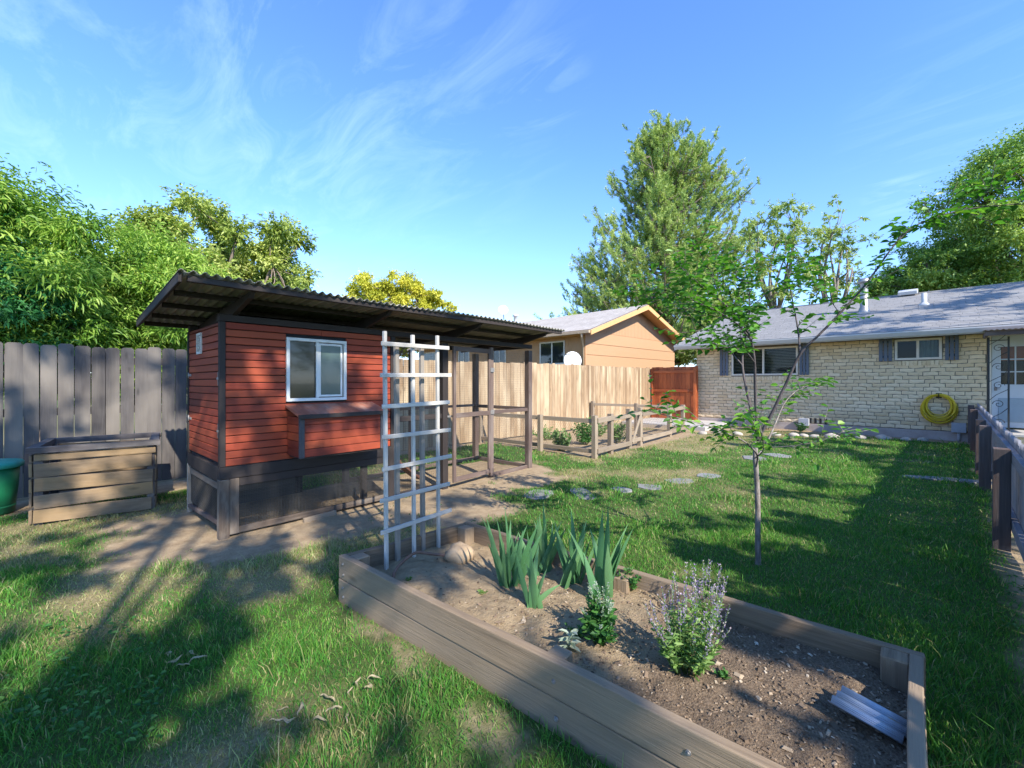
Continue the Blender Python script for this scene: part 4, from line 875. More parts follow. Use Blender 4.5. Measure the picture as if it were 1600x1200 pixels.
def bushy(name, label, cat, p, h, r, nst, m, L=.03, Wd=.012, leaves=26, flower=None, fl_h=.3, group=None, seed=0, up=.8, stemr=.0016, flm='purple', droop=.1):
    """plant made of upright stems with leaves along them; flower spikes as a part of their own"""
    global RNG
    random.seed(seed); RNG = np.random.default_rng(seed); p = Vector(p); t = thing(name, label, cat, p, group); st = MB(); pos = []; ax = []; fp = []; fa = []
    for k in range(nst):
        a = random.uniform(0, 2*math.pi); rr = r*math.sqrt(random.random()); hh = h*random.uniform(.6, 1)*(1-.35*(rr/r)**2)
        b = p+Vector((math.cos(a), math.sin(a), 0))*rr*.3; e = p+Vector((math.cos(a)*rr, math.sin(a)*rr, hh)); pts = bent(b, e, 5, .05); st.tube(pts, [stemr*(1.3-.2*i) for i in range(5)], 4)
        top = 1-fl_h if flower else 1
        for j in range(leaves):
            f = random.uniform(.12, top); i = min(3, int(f*4)); q = pts[i].lerp(pts[i+1], f*4-i); an = random.uniform(0, 2*math.pi)
            pos.append(tuple(q)); ax.append((math.cos(an), math.sin(an), up*random.uniform(.1, 1.2)))
        if flower:
            for j in range(flower):
                f = random.uniform(top, 1.02); f = min(f, .999); i = min(3, int(f*4)); q = pts[i].lerp(pts[i+1], f*4-i); an = random.uniform(0, 2*math.pi)
                fp.append(tuple(q)); fa.append((math.cos(an), math.sin(an), .9))
    st.build('stem', M['herb'] if m != M['sage'] else M['sage'], t)
    n = len(pos); add_leaves('foliage', np.array(pos), np.array(ax), L*RNG.uniform(.6, 1.2, n), Wd*RNG.uniform(.7, 1.2, n), m, t, droop)
    if flower: n = len(fp); add_leaves('flower_spike', np.array(fp), np.array(fa), .009*RNG.uniform(.7, 1.3, n), .006, M[flm], t, 0, 4)
    return t
def bed_plants():
    bushy('sage_plant', 'sage bush covered in lavender flower spikes in the bed', 'sage', bedp(1072, 1052), .47, .17, 46, M['sage'], .038, .011, 22, 30, .36, seed=2)
    bushy('sage_plant', 'purple-flowered sage spikes leaning over the board behind', 'sage', bedp(1110, 985), .34, .11, 18, M['sage'], .03, .010, 12, 46, .45, seed=3)
    bushy('herb_plant', 'bushy dark green herb with pale bud spikes in mid bed', 'herb', bedp(938, 1008), .30, .10, 30, M['herb'], .05, .018, 18, 30, .22, seed=4, flm='greyleaf')
    bushy('herb_plant', 'small leafy herb against the board behind the dark iris', 'herb', bedp(985, 928), .13, .07, 12, M['herb'], .03, .013, 12, seed=5)
    bushy('herb_plant', 'little sprig of green herb beside the dark bushy herb', 'herb', bedp(905, 992), .05, .06, 7, M['herb'], .03, .010, 8, seed=6)
    bushy('herb_plant', 'tiny green seedling in front of the small iris fan', 'herb', bedp(752, 925), .02, .03, 5, M['sage'], .018, .008, 8, seed=7)
    bushy('herb_plant', 'tiny seedling in sandy soil close to the boulder', 'herb', bedp(640, 912), .015, .03, 5, M['sage'], .016, .007, 8, seed=17)
    bushy('herb_plant', 'low green weed in the darker mulch at the near end', 'herb', bedp(1128, 1065), .03, .03, 5, M['herb'], .03, .012, 6, seed=8)
    random.seed(3); p = bedp(890, 1018); t = thing('lambs_ear', 'silver lamb\'s ear rosette beside the bushy herb', 'plant', p); pos = []; ax = []
    for k in range(16):
        a = k*2.4; h = .012+.07*(k/16)**1.3; pos.append((p.x, p.y, p.z+h)); ax.append((math.cos(a), math.sin(a), .25+.5*(k/16)))
    add_leaves('leaf', np.array(pos), np.array(ax), .062, .022, M['greyleaf'], t, .35, nrm=np.tile(np.array([[0, 0, 2.0]]), (16, 1)))
bed_plants()

# ------------------------------------------------------------------ sapling
def sapling():
    global RNG
    random.seed(14); RNG = np.random.default_rng(14); base = G(1185, 880); dep = (base.x*FX+base.y*FY)
    t = thing('sapling', 'slender young tree with oval leaves growing in the lawn', 'tree', base)
    rt = Vector((FY, -FX, 0)); fw = Vector((FX, FY, 0))
    S = lambda px, py, dz=0.0: P(px, py, dep)+fw*dz          # a spot at the tree's own depth, dz metres behind it
    def smooth(pts, k=5):
        out = []
        for i in range(len(pts)-1):
            for j in range(k):
                f = j/k; p0, p1, p2, p3 = pts[max(i-1, 0)], pts[i], pts[i+1], pts[min(i+2, len(pts)-1)]
                out.append(.5*((2*p1)+(p2-p0)*f+(2*p0-5*p1+4*p2-p3)*f*f+(3*p1-p0-3*p2+p3)*f**3))
        return out+[pts[-1]]
    tk = MB(); pts = smooth([base-Vector((0, 0, .05)), S(1184, 850), S(1184, 790), S(1182, 740), S(1180, 712), S(1182, 690)]); n = len(pts)
    tk.tube(pts, [(.026 if i < 2 else .020-.004*i/n) for i in range(n)], 10); trunk = tk.build('trunk', M['barkgrey'], t)
    L = []   # (points, r0, r1, material)
    fork = S(1183, 688)
    L.append(([fork, S(1176, 655, -.05), S(1168, 610, -.1), S(1160, 568, -.16), S(1150, 535, -.2), S(1130, 508, -.24), S(1100, 486, -.3), S(1062, 462, -.35), S(1030, 440, -.4)], .013, .003, 'barkdark'))
    L.append(([fork, S(1181, 650, .05), S(1176, 600, .1), S(1176, 570, .14), S(1184, 540, .2), S(1194, 512, .24), S(1204, 470, .28), S(1204, 430, .3), S(1200, 400, .32)], .012, .003, 'barkdark'))
    L.append(([fork, S(1196, 650, -.06), S(1212, 600, -.12), S(1222, 556, -.2), S(1240, 530, -.26), S(1264, 500, -.3), S(1290, 462, -.36), S(1320, 410, -.42), S(1345, 385, -.46), S(1395, 370, -.5), S(1455, 366, -.55)], .013, .0025, 'barkdark'))
    L.append(([S(1222, 556, -.2), S(1226, 520, -.15), S(1224, 470, -.1), S(1222, 430, -.06), S(1226, 405, 0)], .007, .002, 'barkdark'))
    L.append(([S(1176, 570, .14), S(1166, 550, .2), S(1150, 520, .3), S(1120, 490, .36), S(1085, 452, .42), S(1050, 430, .45)], .007, .002, 'barkdark'))
    L.append(([S(1150, 535, -.2), S(1120, 516, -.3), S(1080, 500, -.4), S(1035, 488, -.5), S(1000, 478, -.55)], .006, .002, 'barkdark'))
    L.append(([S(1160, 568, -.16), S(1135, 552, -.25), S(1105, 548, -.3), S(1075, 542, -.35), S(1035, 535, -.4)], .005, .002, 'barkdark'))
    L.append(([S(1395, 370, -.5), S(1420, 352, -.5), S(1440, 338, -.48)], .003, .0015, 'barkdark'))
    L.append(([S(1181, 730), S(1165, 705, -.15), S(1130, 682, -.3), S(1095, 668, -.42), S(1060, 655, -.5), S(1000, 640, -.55), S(965, 632, -.6)], .008, .002, 'barkgrey'))
    L.append(([S(1181, 715), S(1150, 690, -.35), S(1128, 660, -.5), S(1112, 640, -.55), S(1095, 636, -.6)], .005, .002, 'barkgrey'))
    L.append(([S(1184, 712), S(1208, 700, .1), S(1232, 672, .18), S(1255, 640, .25), S(1275, 622, .3), S(1310, 604, .36), S(1355, 606, .4)], .009, .002, 'barkgrey'))
    L.append(([S(1185, 700), S(1215, 690, -.2), S(1245, 678, -.3), S(1262, 665, -.35)], .004, .0015, 'barkgrey'))
    L.append(([S(1204, 470, .28), S(1225, 450, .2), S(1255, 430, .15), S(1275, 418, .1)], .004, .0015, 'barkdark'))
    L.append(([S(1194, 512, .24), S(1175, 480, .2), S(1150, 440, .15), S(1135, 410, .1)], .004, .0015, 'barkdark'))
    L.append(([S(1264, 500, -.3), S(1262, 470, -.2), S(1258, 440, -.15)], .003, .0015, 'barkdark'))
    L.append(([S(1100, 486, -.3), S(1092, 460, -.3), S(1075, 430, -.3), S(1062, 405, -.3)], .003, .0015, 'barkdark'))
    L.append(([S(1204, 430, .3), S(1180, 415, .3), S(1160, 400, .3)], .003, .0015, 'barkdark'))
    L.append(([S(1130, 508, -.24), S(1095, 500, -.2), S(1060, 486, -.15), S(1020, 470, -.1), S(985, 462, -.05)], .004, .0015, 'barkdark'))
    L.append(([S(1150, 520, .3), S(1128, 470, .32), S(1110, 430, .3), S(1095, 400, .3)], .004, .0015, 'barkdark'))
    L.append(([S(1176, 540, .16), S(1168, 490, .1), S(1160, 450, .05), S(1165, 420, .0)], .004, .0015, 'barkdark'))
    mats = {'barkdark': MB(), 'barkgrey': MB()}; pos = []; ax = []; rn = []
    dens = [1.35, 1.2, 1.0, 1.25, 1.35, 1.3, 1.2, 1.8, .7, .8, .95, .8, 1.1, 1.1, 1, 1.1, 1, 1.4, 1.2, 1.3]
    for bi, (pp, r0, r1, mm) in enumerate(L):
        sp = smooth(pp, 5); n = len(sp); mb = MB(); mb.tube(sp, [r0+(r1-r0)*(i/(n-1))**.8 for i in range(n)], 7)
        Ls = sum((sp[i+1]-sp[i]).length for i in range(n-1)); nt = int(Ls*17*dens[bi])+4; f0 = .45 if bi in (0, 1, 2) else (.18 if bi not in (8, 10) else .42)
        for k in range(nt):                                     # short twigs, each with a row of leaves
            f = f0+(1-f0)*(k+random.random())/nt; f = min(.999, f); i = int(f*(n-1)); q = sp[i].lerp(sp[i+1], f*(n-1)-i); d = (sp[i+1]-sp[i]).normalized()
            tw = (d*.7+Vector((random.gauss(0, .6), random.gauss(0, .6), random.gauss(.1, .4)))).normalized(); tl = random.uniform(.09, .27)
            if tw.length < .1: continue
            mb.tube([q, q+tw*tl*.5+Vector((0, 0, .005)), q+tw*tl], [.0022, .0016, .001], 4)
            nl = random.randint(4, 8); ph = random.random()
            for j in range(nl):
                g = (j+.6)/nl; o = q+tw*tl*g; sdv = tw.cross(Vector((0, 0, 1))); sdv = sdv.normalized() if sdv.length > .05 else rt
                a = (tw*.45+sdv*(1 if j % 2 else -1)*.9+Vector((random.gauss(0, .2), random.gauss(0, .2), random.gauss(-.15, .2)))); pos.append(tuple(o)); ax.append(tuple(a))
                rn.append(min(1, max(0, random.gauss(.38, .2)+(.35 if bi in (8, 9, 10, 11) else 0)*random.random())))
        mb.build('branch', M[mm], t)
    n = len(pos); add_leaves('foliage', np.array(pos), np.array(ax), RNG.uniform(.036, .070, n), RNG.uniform(.022, .042, n), M['sapling'], t, .12, rnd=np.array(rn), nrm=np.tile(np.array([[0, 0, 1.1]]), (n, 1)))
sapling()

# ------------------------------------------------------------------ compost bin and green tub
def compost():
    random.seed(41); t = thing('compost_bin', 'slatted wooden compost bin standing by the grey fence', 'compost bin', (0, 6.45, 0))
    A = Vector((-.42, 6.02, 0)); B_ = Vector((.45, 5.94, 0)); u = (B_-A).normalized(); v = Vector((-u.y, u.x, 0)); Wd = (B_-A).length; D = .80; Z = Vector((0, 0, 1))
    for (a, b) in ((.0, .0), (Wd-.06, .0), (.0, D-.06), (Wd-.06, D-.06)):
        r = MB(); r.obox(A+u*a+v*b+Z*-.02, u, v, Z, .06, .06, .70); r.build('post', M['bintop'], t, .003)
    for side in ('front', 'back', 'end0', 'end1'):
        for k in range(5):
            z = .015+k*.148; h = .129 if k < 4 else .06; tl = random.uniform(-.012, .012); r = MB()
            if side in ('front', 'back'):
                o = A+v*(-.022 if side == 'front' else D+.002)+u*random.uniform(-.01, .01); p, q = o+Z*(z+h/2+tl), o+u*(Wd+random.uniform(-.03, .01))+Z*(z+h/2-tl); r.beam(p, q, .02, h, Z, .003)
            else:
                o = A+u*(-.022 if side == 'end0' else Wd+.002); p, q = o+v*.01+Z*(z+h/2+tl), o+v*(D-.01)+Z*(z+h/2-tl); r.beam(p, q, .02, h, Z, .003)
            r.build('slat', M['binwood'], t, .003)
    for p, q, wv in ((A-v*.035-u*.04, B_-v*.035+u*.05, .055), (A+v*(D+.01)-u*.04, B_+v*(D+.01)+u*.05, .055), (A+u*0-v*.005, A+v*(D-.02), .075), (B_-v*.005, B_+v*(D-.02), .075)):
        r = MB(); r.beam(p+Z*.712, q+Z*.712, wv, .055, Z, .002); r.build('top_frame', M['bintop'], t, .003)
    c = Vector((-.78, 6.85, 0)); t = thing('plastic_tub', 'green plastic tub with teal lid beside the compost bin', 'tub', c)
    mb = MB(); mb.lathe(c, [(.155, 0), (.175, .01), (.20, .30), (.21, .47), (.19, .47), (.18, .44)], 32); mb.build('body', M['green'], t)
    mb = MB(); mb.lathe(c, [(.225, .472), (.238, .475), (.240, .515), (.225, .535), (.12, .55), (.0005, .553)], 32); mb.build('lid', M['greenlid'], t)
    mb = MB(); mb.lathe(c, [(.167, .06), (.182, .065), (.184, .085), (.171, .09)], 32); mb.build('band', M['green'], t)
compost()

# ------------------------------------------------------------------ low garden enclosure by the pale fence
def enclosure():
    random.seed(51); A = Vector((6.33, 4.42, 0)); E = Vector((11.25, 5.02, 0)); Z = Vector((0, 0, 1)); u = (E-A).normalized(); Lr = (E-A).length
    t = thing('garden_enclosure', 'low weathered post-and-rail enclosure with chicken wire beside the pale fence', 'fence', (8.8, 5.6, 0))
    def post(p, h, m='rail', s=.085): r = MB(); r.obox(p-Vector((s/2, s/2, .03)), (1, 0, 0), (0, 1, 0), Z, s, s, h+.03, .003); r.build('post', M[m], t, .004)
    def rail(p, q, h=.07): r = MB(); r.beam(p, q, .04, h, Z, .003); r.build('rail', M['rail'], t, .003)
    ds = [0, .62, 1.45, 2.02, 3.85, 4.90]
    for d in ds: post(A+u*d, .76+random.uniform(-.02, .05))
    for a, b in ((0, .62), (.62, 1.45), (2.02, 3.85), (3.85, 4.9)):
        for z in (.13, .67): rail(A+u*(a+.0)+Vector((.01, -.05, z)), A+u*b+Vector((.01, -.05, z+random.uniform(-.015, .015))), .085)
    g0, g1 = A+u*1.50, A+u*1.98
    for z in (.15, .70): rail(g0+Vector((0, -.03, z)), g1+Vector((0, -.03, z)), .08)
    r = MB(); r.beam(g0+Vector((0, -.055, .12)), g1+Vector((0, -.055, .70)), .025, .06, Z); r.build('gate_brace', M['rail'], t, .003)
    B_ = Vector((6.15, 7.34, 0)); post(Vector((6.20, 5.60, 0)), .72); post(B_, .72)
    for z in (.12, .66): rail(A+Vector((.0, .05, z)), B_+Vector((0, -.04, z-.01)), .075)
    F_ = Vector((10.35, 7.30, 0)); post(F_, .80); post(E.lerp(F_, .5), .76)
    for z in (.13, .68): rail(E+Vector((0, .05, z)), F_+Vector((0, -.05, z+.03)), .07)
    def hexwire(p, q, h, sp=.045):
        mb = MB(); p = Vector(p); q = Vector(q); d = (q-p); L = d.length; d.normalize(); n = int(L/sp); m = int(h/(sp*.8)); wr = .0011
        for i in range(n):
            for j in range(m):
                x = (i+(j % 2)*.5)*sp; z = .1+j*sp*.8
                a = p+d*x+Z*z; mb.tube([a, a+d*sp*.5+Z*sp*.35], wr, 3, caps=False); mb.tube([a+d*sp*.5+Z*sp*.35, a+d*sp], wr, 3, caps=False); mb.tube([a+d*sp*.5+Z*sp*.35, a+d*sp*.5+Z*sp*.8], wr, 3, caps=False)
        mb.build('chicken_wire', M['wire'], t)
    hexwire(A+Vector((0, .07, 0)), Vector((6.15, 7.3, 0)), .55); hexwire(A+u*.04, A+u*1.42, .55); hexwire(A+u*2.06, A+u*4.86, .55, .06); hexwire(E, F_, .55, .07)
    gP = 'garden plants inside the low enclosure'
    bushy('garden_shrub', 'pale green leafy shrub just inside the enclosure corner by the coop', 'shrub', (6.55, 5.35, 0), .50, .22, 34, M['shrub'], .06, .03, 22, group=gP, seed=61)
    bushy('garden_shrub', 'dark green bush behind the enclosure corner post', 'shrub', (7.55, 5.55, 0), .62, .30, 40, M['herb'], .07, .024, 22, group=gP, seed=62)
    bushy('garden_shrub', 'strap-leaved green clump inside the enclosure by the little gate', 'shrub', (8.35, 5.2, 0), .48, .22, 26, M['sage'], .16, .02, 10, group=gP, seed=63, up=2.2)
    bushy('garden_shrub', 'low sprawling plant along the pale fence foot', 'shrub', (7.6, 6.7, 0), .36, .45, 40, M['shrub'], .05, .02, 18, group=gP, seed=64)
    bushy('garden_shrub', 'bright green bush against the pale fence inside the enclosure', 'shrub', (9.0, 6.2, 0), .55, .3, 34, M['shrub'], .06, .025, 20, group=gP, seed=65)
enclosure()

# ------------------------------------------------------------------ stepping stones, slab, patio
def flat_stone(p, rx, ry, ang, label, group, seed, name='stepping_stone', zt=.014):
    random.seed(seed); mb = MB(); n = 11; pts = []
    for k in range(n):
        a = 2*math.pi*k/n; q = random.uniform(.82, 1.1)*(1/max(abs(math.cos(a)), abs(math.sin(a))))**.45
        x, y = math.cos(a)*rx*q, math.sin(a)*ry*q; pts.append((p.x+x*math.cos(ang)-y*math.sin(ang), p.y+x*math.sin(ang)+y*math.cos(ang)))
    z = float(gz(np.array([p.x]), np.array([p.y]))[0])
    mb.tube_rings([[Vector((x, y, z-.03)) for x, y in pts], [Vector((x, y, z+zt-.006)) for x, y in pts], [Vector((p.x+(x-p.x)*.97, p.y+(y-p.y)*.97, z+zt)) for x, y in pts]])
    mb.sm = [False]*len(mb.sm); tag(mb.build(name, M['paver'], origin=(p.x, p.y, z)), label, 'stepping stone', group)
gS = 'stepping stones set in the lawn'
for i, (px, py, rx, ry, lb) in enumerate([(841, 773, .22, .17, 'wide grey stepping stone nearest the run door'), (910, 771, .28, .13, 'long grey stepping stone second along from the coop run'), (972, 766, .13, .11, 'small stepping stone half swallowed by grass, third from the run'),
        (1016, 761, .17, .13, 'pale stepping stone in sunlit grass, fourth from the run'), (1062, 752, .2, .15, 'stepping stone in dry grass, fifth from the run'), (1107, 744, .16, .14, 'stepping stone in shade near the sapling, sixth from the run'), (1180, 716, .25, .2, 'worn stepping stone in the dry lawn behind the sapling'), (1215, 712, .25, .2, 'last worn stepping stone toward the brick wall')]):
    flat_stone(G(px, py), rx, ry, R(20+31*i), lb, gS, i)
flat_stone(G(1487, 751), .50, .12, R(-75), 'narrow grey slab lying in the lawn by the picket fence', gS, 20, 'stone_slab', .03)
def hard_ground():
    mb = MB(); mb.box(12.0, 14.18, 4.75, 7.36, -.05, .11); o = mb.build('patio', M['concrete'], bev=.006); tag(o, 'pale concrete patio slab in front of the red gate', 'patio', kind='structure')
hard_ground()
random.seed(71)
EDGE = [(1098, 679), (1124, 677), (1152, 680), (1182, 681), (1212, 682), (1240, 682), (1256, 683), (1272, 684), (1300, 685), (1345, 686), (1381, 687), (1416, 689), (1441, 689)]
for i, (px, py) in enumerate(EDGE):
    p = G(px, py); mb = MB(); s_ = random.uniform(.8, 1.2); mb.blob(p+Vector((0, 0, .03)), .10*s_, .13*s_, .07*s_, .3, 14, 9, 1.4)
    tag(mb.build('edging_stone', M['edging'], origin=p), 'pale rounded edging stone along the foot of the brick wall', 'edging stone', 'edging stones along the brick wall')
gH = 'plants along the brick wall'
bushy('wall_shrub', 'silvery wispy shrub at the brick wall behind the sapling', 'shrub', (13.75, 3.75, 0), .62, .42, 60, M['greyleaf'], .05, .012, 16, group=gH, seed=91)
bushy('wall_shrub', 'small green plant below the utility box on the wall', 'shrub', (13.6, 2.85, 0), .3, .2, 18, M['herb'], .06, .025, 12, group=gH, seed=92)

# ------------------------------------------------------------------ picket fence
def picket_fence():
    random.seed(81); y = -.33; t = thing('picket_fence', 'low blue-grey picket fence with dark square posts', 'fence', (8, y, 0))
    for x, top, m in ((2.65, .81, 'picketpost'), (5.30, .81, 'picketpost'), (7.92, .81, 'picketpost'), (9.25, .80, 'picketpost'), (12.2, .82, 'picketpost'), (13.95, .84, 'picketpost')):
        r = MB(); s_ = .10; r.box(x-s_/2, x+s_/2, y-s_/2+.06, y+s_/2+.06, -.05, top, .003); r.build('post', M[m], t, .004)
    for z in (.20, .74):
        r = MB(); r.box(2.0, 14.1, y-.03, y+.008, z-.045, z+.045); r.build('rail', M['picket'], t, .003)
    mb = MB(); x = 2.0
    while x < 14.1:
        h = .86+random.uniform(-.014, .014); a = x; b = x+.088; yy = y-.05
        mb.prism([(a, yy, .04), (b, yy, .04), (b, yy, h-.03), (a+.044, yy, h+.012), (a, yy, h-.03)], (0, .018, 0)); x += .104
    mb.build('picket_panel', M['picket'], t)
picket_fence()

# ------------------------------------------------------------------ brick house
HX = 14.2
def yz(px, py, X=HX): p = onX(px, py, X); return p.y, p.z
def shingles(mb, ex, ez, rx, rz, y0, y1, step=.14):
    """stepped courses from the eave (ex, ez) up to the ridge (rx, rz)"""
    L = math.hypot(rx-ex, rz-ez); n = int(L/step); dx, dz = (rx-ex)/L, (rz-ez)/L; nx, nz = -dz, dx
    if nz < 0: nx, nz = -nx, -nz
    for k in range(n):
        s0, s1 = k*L/n-.012, (k+1)*L/n; lift = .007; off = random.random()*3
        for j in range(1):
            a = Vector((ex+dx*s0+nx*lift, 0, ez+dz*s0+nz*lift)); b = Vector((ex+dx*s1, 0, ez+dz*s1)); c = Vector((ex+dx*s0-nx*.004, 0, ez+dz*s0-nz*.004))
            q = [Vector((a.x, y0, a.z)), Vector((a.x, y1, a.z)), Vector((b.x, y1, b.z)), Vector((b.x, y0, b.z))]
            if rx < ex: q.reverse()
            else: q = [q[1], q[0], q[3], q[2]]
            mb.face(q, random.random()*.6, uv=[(p.y+off, .3 if (p.x-a.x)**2 < 1e-6 else .6) for p in q])
            e = [Vector((c.x, y0, c.z)), Vector((c.x, y1, c.z)), Vector((a.x, y1, a.z)), Vector((a.x, y0, a.z))]; mb.face(e, .9, uv=[(p.y, .1) for p in e])
def brick_house():
    global RNG
    random.seed(101); RNG = np.random.default_rng(101)
    Y0, Y1, zt = -4.0, 5.90, 2.44
    t = thing('brick_house', 'cream brick ranch house with grey shingle roof', 'house', (18, 1, 0))
    w1 = (*yz(1143, 587), *yz(1247, 540)); w2 = (*yz(1398, 563), *yz(1472, 527)); dy0, dy1, dz0, dz1 = -1.48, -.58, .36, 2.36
    holes = [(w1[2], w1[0], w1[1], w1[3]), (w2[2], w2[0], w2[1], w2[3]), (dy0-.06, dy1+.06, 0, dz1+.05)]
    ww = MB()
    # backing wall (dark mortar) cut round the openings
    ys = sorted({Y0, Y1, *[h[0] for h in holes], *[h[1] for h in holes]})
    for a, b in zip(ys, ys[1:]):
        z = .2
        hs = sorted([(h[2], h[3]) for h in holes if h[0] <= a+1e-6 and h[1] >= b-1e-6])
        for h0, h1 in hs:
            if h0 > z: ww.box(HX+.016, HX+.2, a, b, z, h0)
            z = max(z, h1)
        if z < zt: ww.box(HX+.016, HX+.2, a, b, z, zt)
    ww.box(HX+.2, 22.9, Y1-.2, Y1-.02, .2, zt); ww.prism([(HX+.1, Y1-.2, zt), (22.9, Y1-.2, zt), (18.55, Y1-.2, 3.85)], (0, .18, 0)); ww.box(22.7, 22.9, Y0, Y1-.2, .2, zt)
    wall = ww.build('wall', M['mortar'], t)
    # bricks laid one by one, slumped and uneven
    V = []; F = []; rn = []; ch = .092; z = .215; row = 0
    def brick(y0, y1, z0, z1):
        nx_, nz_ = 5, 3; b = len(V); j = .0032
        for iz in range(nz_):
            for iy in range(nx_):
                f = iy/(nx_-1); g = iz/(nz_-1); edge = (iz in (0, 2)) or (iy in (0, nx_-1)); c2 = random.uniform(-j, j) if edge else 0
                V.append((HX-random.uniform(.0, .006)+(.007 if edge else 0), y0+(y1-y0)*f+random.uniform(-j, j), z0+(z1-z0)*g+random.uniform(-j, j)*1.3-(.004*math.sin(f*math.pi*2+y0*9))))
        r = random.random()
        for iz in range(nz_-1):
            for iy in range(nx_-1):
                a = b+iz*nx_+iy; F.append((a, a+nx_, a+nx_+1, a+1)); rn.append(r)
        ring = [b+i for i in range(nx_)]+[b+nx_*k+nx_-1 for k in range(1, nz_)]+[b+nx_*(nz_-1)+i for i in range(nx_-2, -1, -1)]+[b+nx_*k for k in range(nz_-2, 0, -1)]
        c = len(V)
        for i in ring: p = V[i]; V.append((HX+.03, p[1], p[2]))
        m = len(ring)
        for i in range(m): F.append((ring[i], ring[(i+1) % m], c+(i+1) % m, c+i)); rn.append(r)
    while z+ch < zt+.03:
        y = Y1-(0 if row % 2 else -.15)-.0
        y = Y1 if row % 2 else Y1-.0; first = .135 if row % 2 else .27
        while y > -2.6:
            bl = first*random.uniform(.97, 1.03); first = .27*random.uniform(.95, 1.05); a, b = y-bl+.0065, y-.0065; y -= bl; z0, z1 = z+.0058, z+ch-.0058
            segs = [(a, b)]
            for h0, h1, g0, g1 in holes:
                if z1 > g0-.02 and z0 < g1+.02:
                    ns = []
                    for s0, s1 in segs:
                        if h1+.012 <= s0 or h0-.012 >= s1: ns.append((s0, s1)); continue
                        if h0-.012 > s0: ns.append((s0, h0-.012))
                        if h1+.012 < s1: ns.append((h1+.012, s1))
                    segs = ns
            for s0, s1 in segs:
                if s1-s0 > .03: brick(s0, s1, z0, z1)
        z += ch; row += 1
    build_np('brickwork', np.array(V), [np.array(F)], np.array(rn), M['brick'], wall)
    for h0, h1, g0, g1 in holes[:2]:                         # rowlock sills under the windows
        mb = MB(); y = h0-.02
        while y < h1+.02-.04: mb.box(HX-.022, HX+.02, y+.004, min(y+.072, h1+.02)-.004, g0-.145, g0-.03, .003); y += .072
        mb.build('window_sill', M['brick'], wall, .004)
    fo = MB(); fo.box(HX-.035, HX+.2, Y0, Y1, -.05, .2); fo.box(HX+.2, 22.9, Y1-.2, Y1, -.05, .2); fo.build('foundation', M['found'], t, .005)
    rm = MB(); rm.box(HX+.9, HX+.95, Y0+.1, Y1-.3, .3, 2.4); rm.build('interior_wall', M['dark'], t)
    ce = MB(); ce.box(HX-.5, 23.3, Y0, Y1+.1, zt+.002, zt+.02); ce.build('soffit', M['tanside2'], t)
    # roof
    rf = MB(); ez, ex, rx, rz = 2.56, 13.66, 18.55, 4.13; y0, y1 = -7.0, 6.38
    rf.prism([(ex+.02, y0, ez-.03), (rx, y0, rz-.03), (23.4, y0, ez-.03), (23.4, y0, ez-.07), (rx, y0, rz-.07), (ex+.02, y0, ez-.07)], (0, y1-y0, 0))
    shingles(rf, ex, ez, rx, rz, y0, y1+.02); shingles(rf, 2*rx-ex, ez, rx, rz, y0, y1+.02); rf.tube([(rx, y0, rz), (rx, y1+.02, rz)], .035, 6)
    roof = rf.build('roof', M['shingle'], t)
    gt = MB(); prof = [(ex-.11, ez-.02), (ex-.11, ez-.05), (ex-.06, ez-.135), (ex-.005, ez-.135), (ex-.005, ez-.02), (ex-.02, ez-.02), (ex-.02, ez-.11), (ex-.06, ez-.115), (ex-.095, ez-.05), (ex-.095, ez-.02)]
    gt.prism([(x, y0, z) for x, z in prof], (0, y1-y0, 0)); gt.build('gutter', M['gutter'], roof)
    fa = MB(); fa.box(ex-.004, ex+.02, y0, y1, ez-.16, ez-.02); fa.prism([(ex-.0, y1+.002, ez-.17), (rx, y1+.002, rz-.20), (rx, y1+.002, rz-.03), (ex, y1+.002, ez-.03)], (0, .02, 0)); fa.build('fascia', M['gutter'], roof)
    # vents on the roof
    slope = (rz-ez)/(rx-ex); zr = lambda x: ez+slope*(x-ex)
    def onroof(px, py):
        p0 = Vector((0, 0, EYE)); d = P(px, py, 1)-p0; s = (ez-slope*ex-EYE)/(d.z-slope*d.x); return p0+d*s
    p = onroof(1350, 487); mb = MB(); mb.lathe(p+Vector((0, 0, -.12)), [(.17, .02), (.155, .10), (.11, .24), (.098, .25), (.098, .98), (.10, .985)], 20)
    fl = mb.build('flue_pipe', M['galv'], roof); c = MB(); c.lathe(p, [(.10, .84), (.155, .86), (.16, .89), (.14, .95), (.10, .985), (.0005, .995)], 20); c.build('flue_cap', M['galv'], roof)
    p = onroof(1444, 476); mb = MB(); mb.lathe(p+Vector((0, 0, -.1)), [(.15, .04), (.11, .12), (.065, .16), (.06, .17), (.06, .42), (.045, .425)], 16); mb.build('vent_pipe', M['gutter'], roof)
    p = onroof(1418, 462); mb = MB(); mb.obox(p+Vector((-.16, -.24, .0)), Vector((1, 0, slope)).normalized(), (0, 1, 0), Vector((-slope, 0, 1)).normalized(), .32, .46, .12); mb.build('roof_vent', M['gutter'], roof, .02, seg=2)
    # windows
    def window(h, blinds, curtain):
        a, b, z0, z1 = h; f = MB(); x0, x1 = HX-.012, HX+.07; k = .05
        f.box(x0, x1, a, b, z1-k, z1); f.box(x0, x1, a, b, z0, z0+k); f.box(x0, x1, a, a+k, z0+k, z1-k); f.box(x0, x1, b-k, b, z0+k, z1-k); m = (a+b)/2; f.box(x0+.01, x1-.01, m-.025, m+.025, z0+k, z1-k)
        w_ = f.build('window', M['cream'], t, .004)
        for s0, s1 in ((a+k, m-.025), (m+.025, b-k)):
            g = MB(); g.box(HX+.024, HX+.028, s0, s1, z0+k, z1-k); g.build('pane', M['clear'], w_)
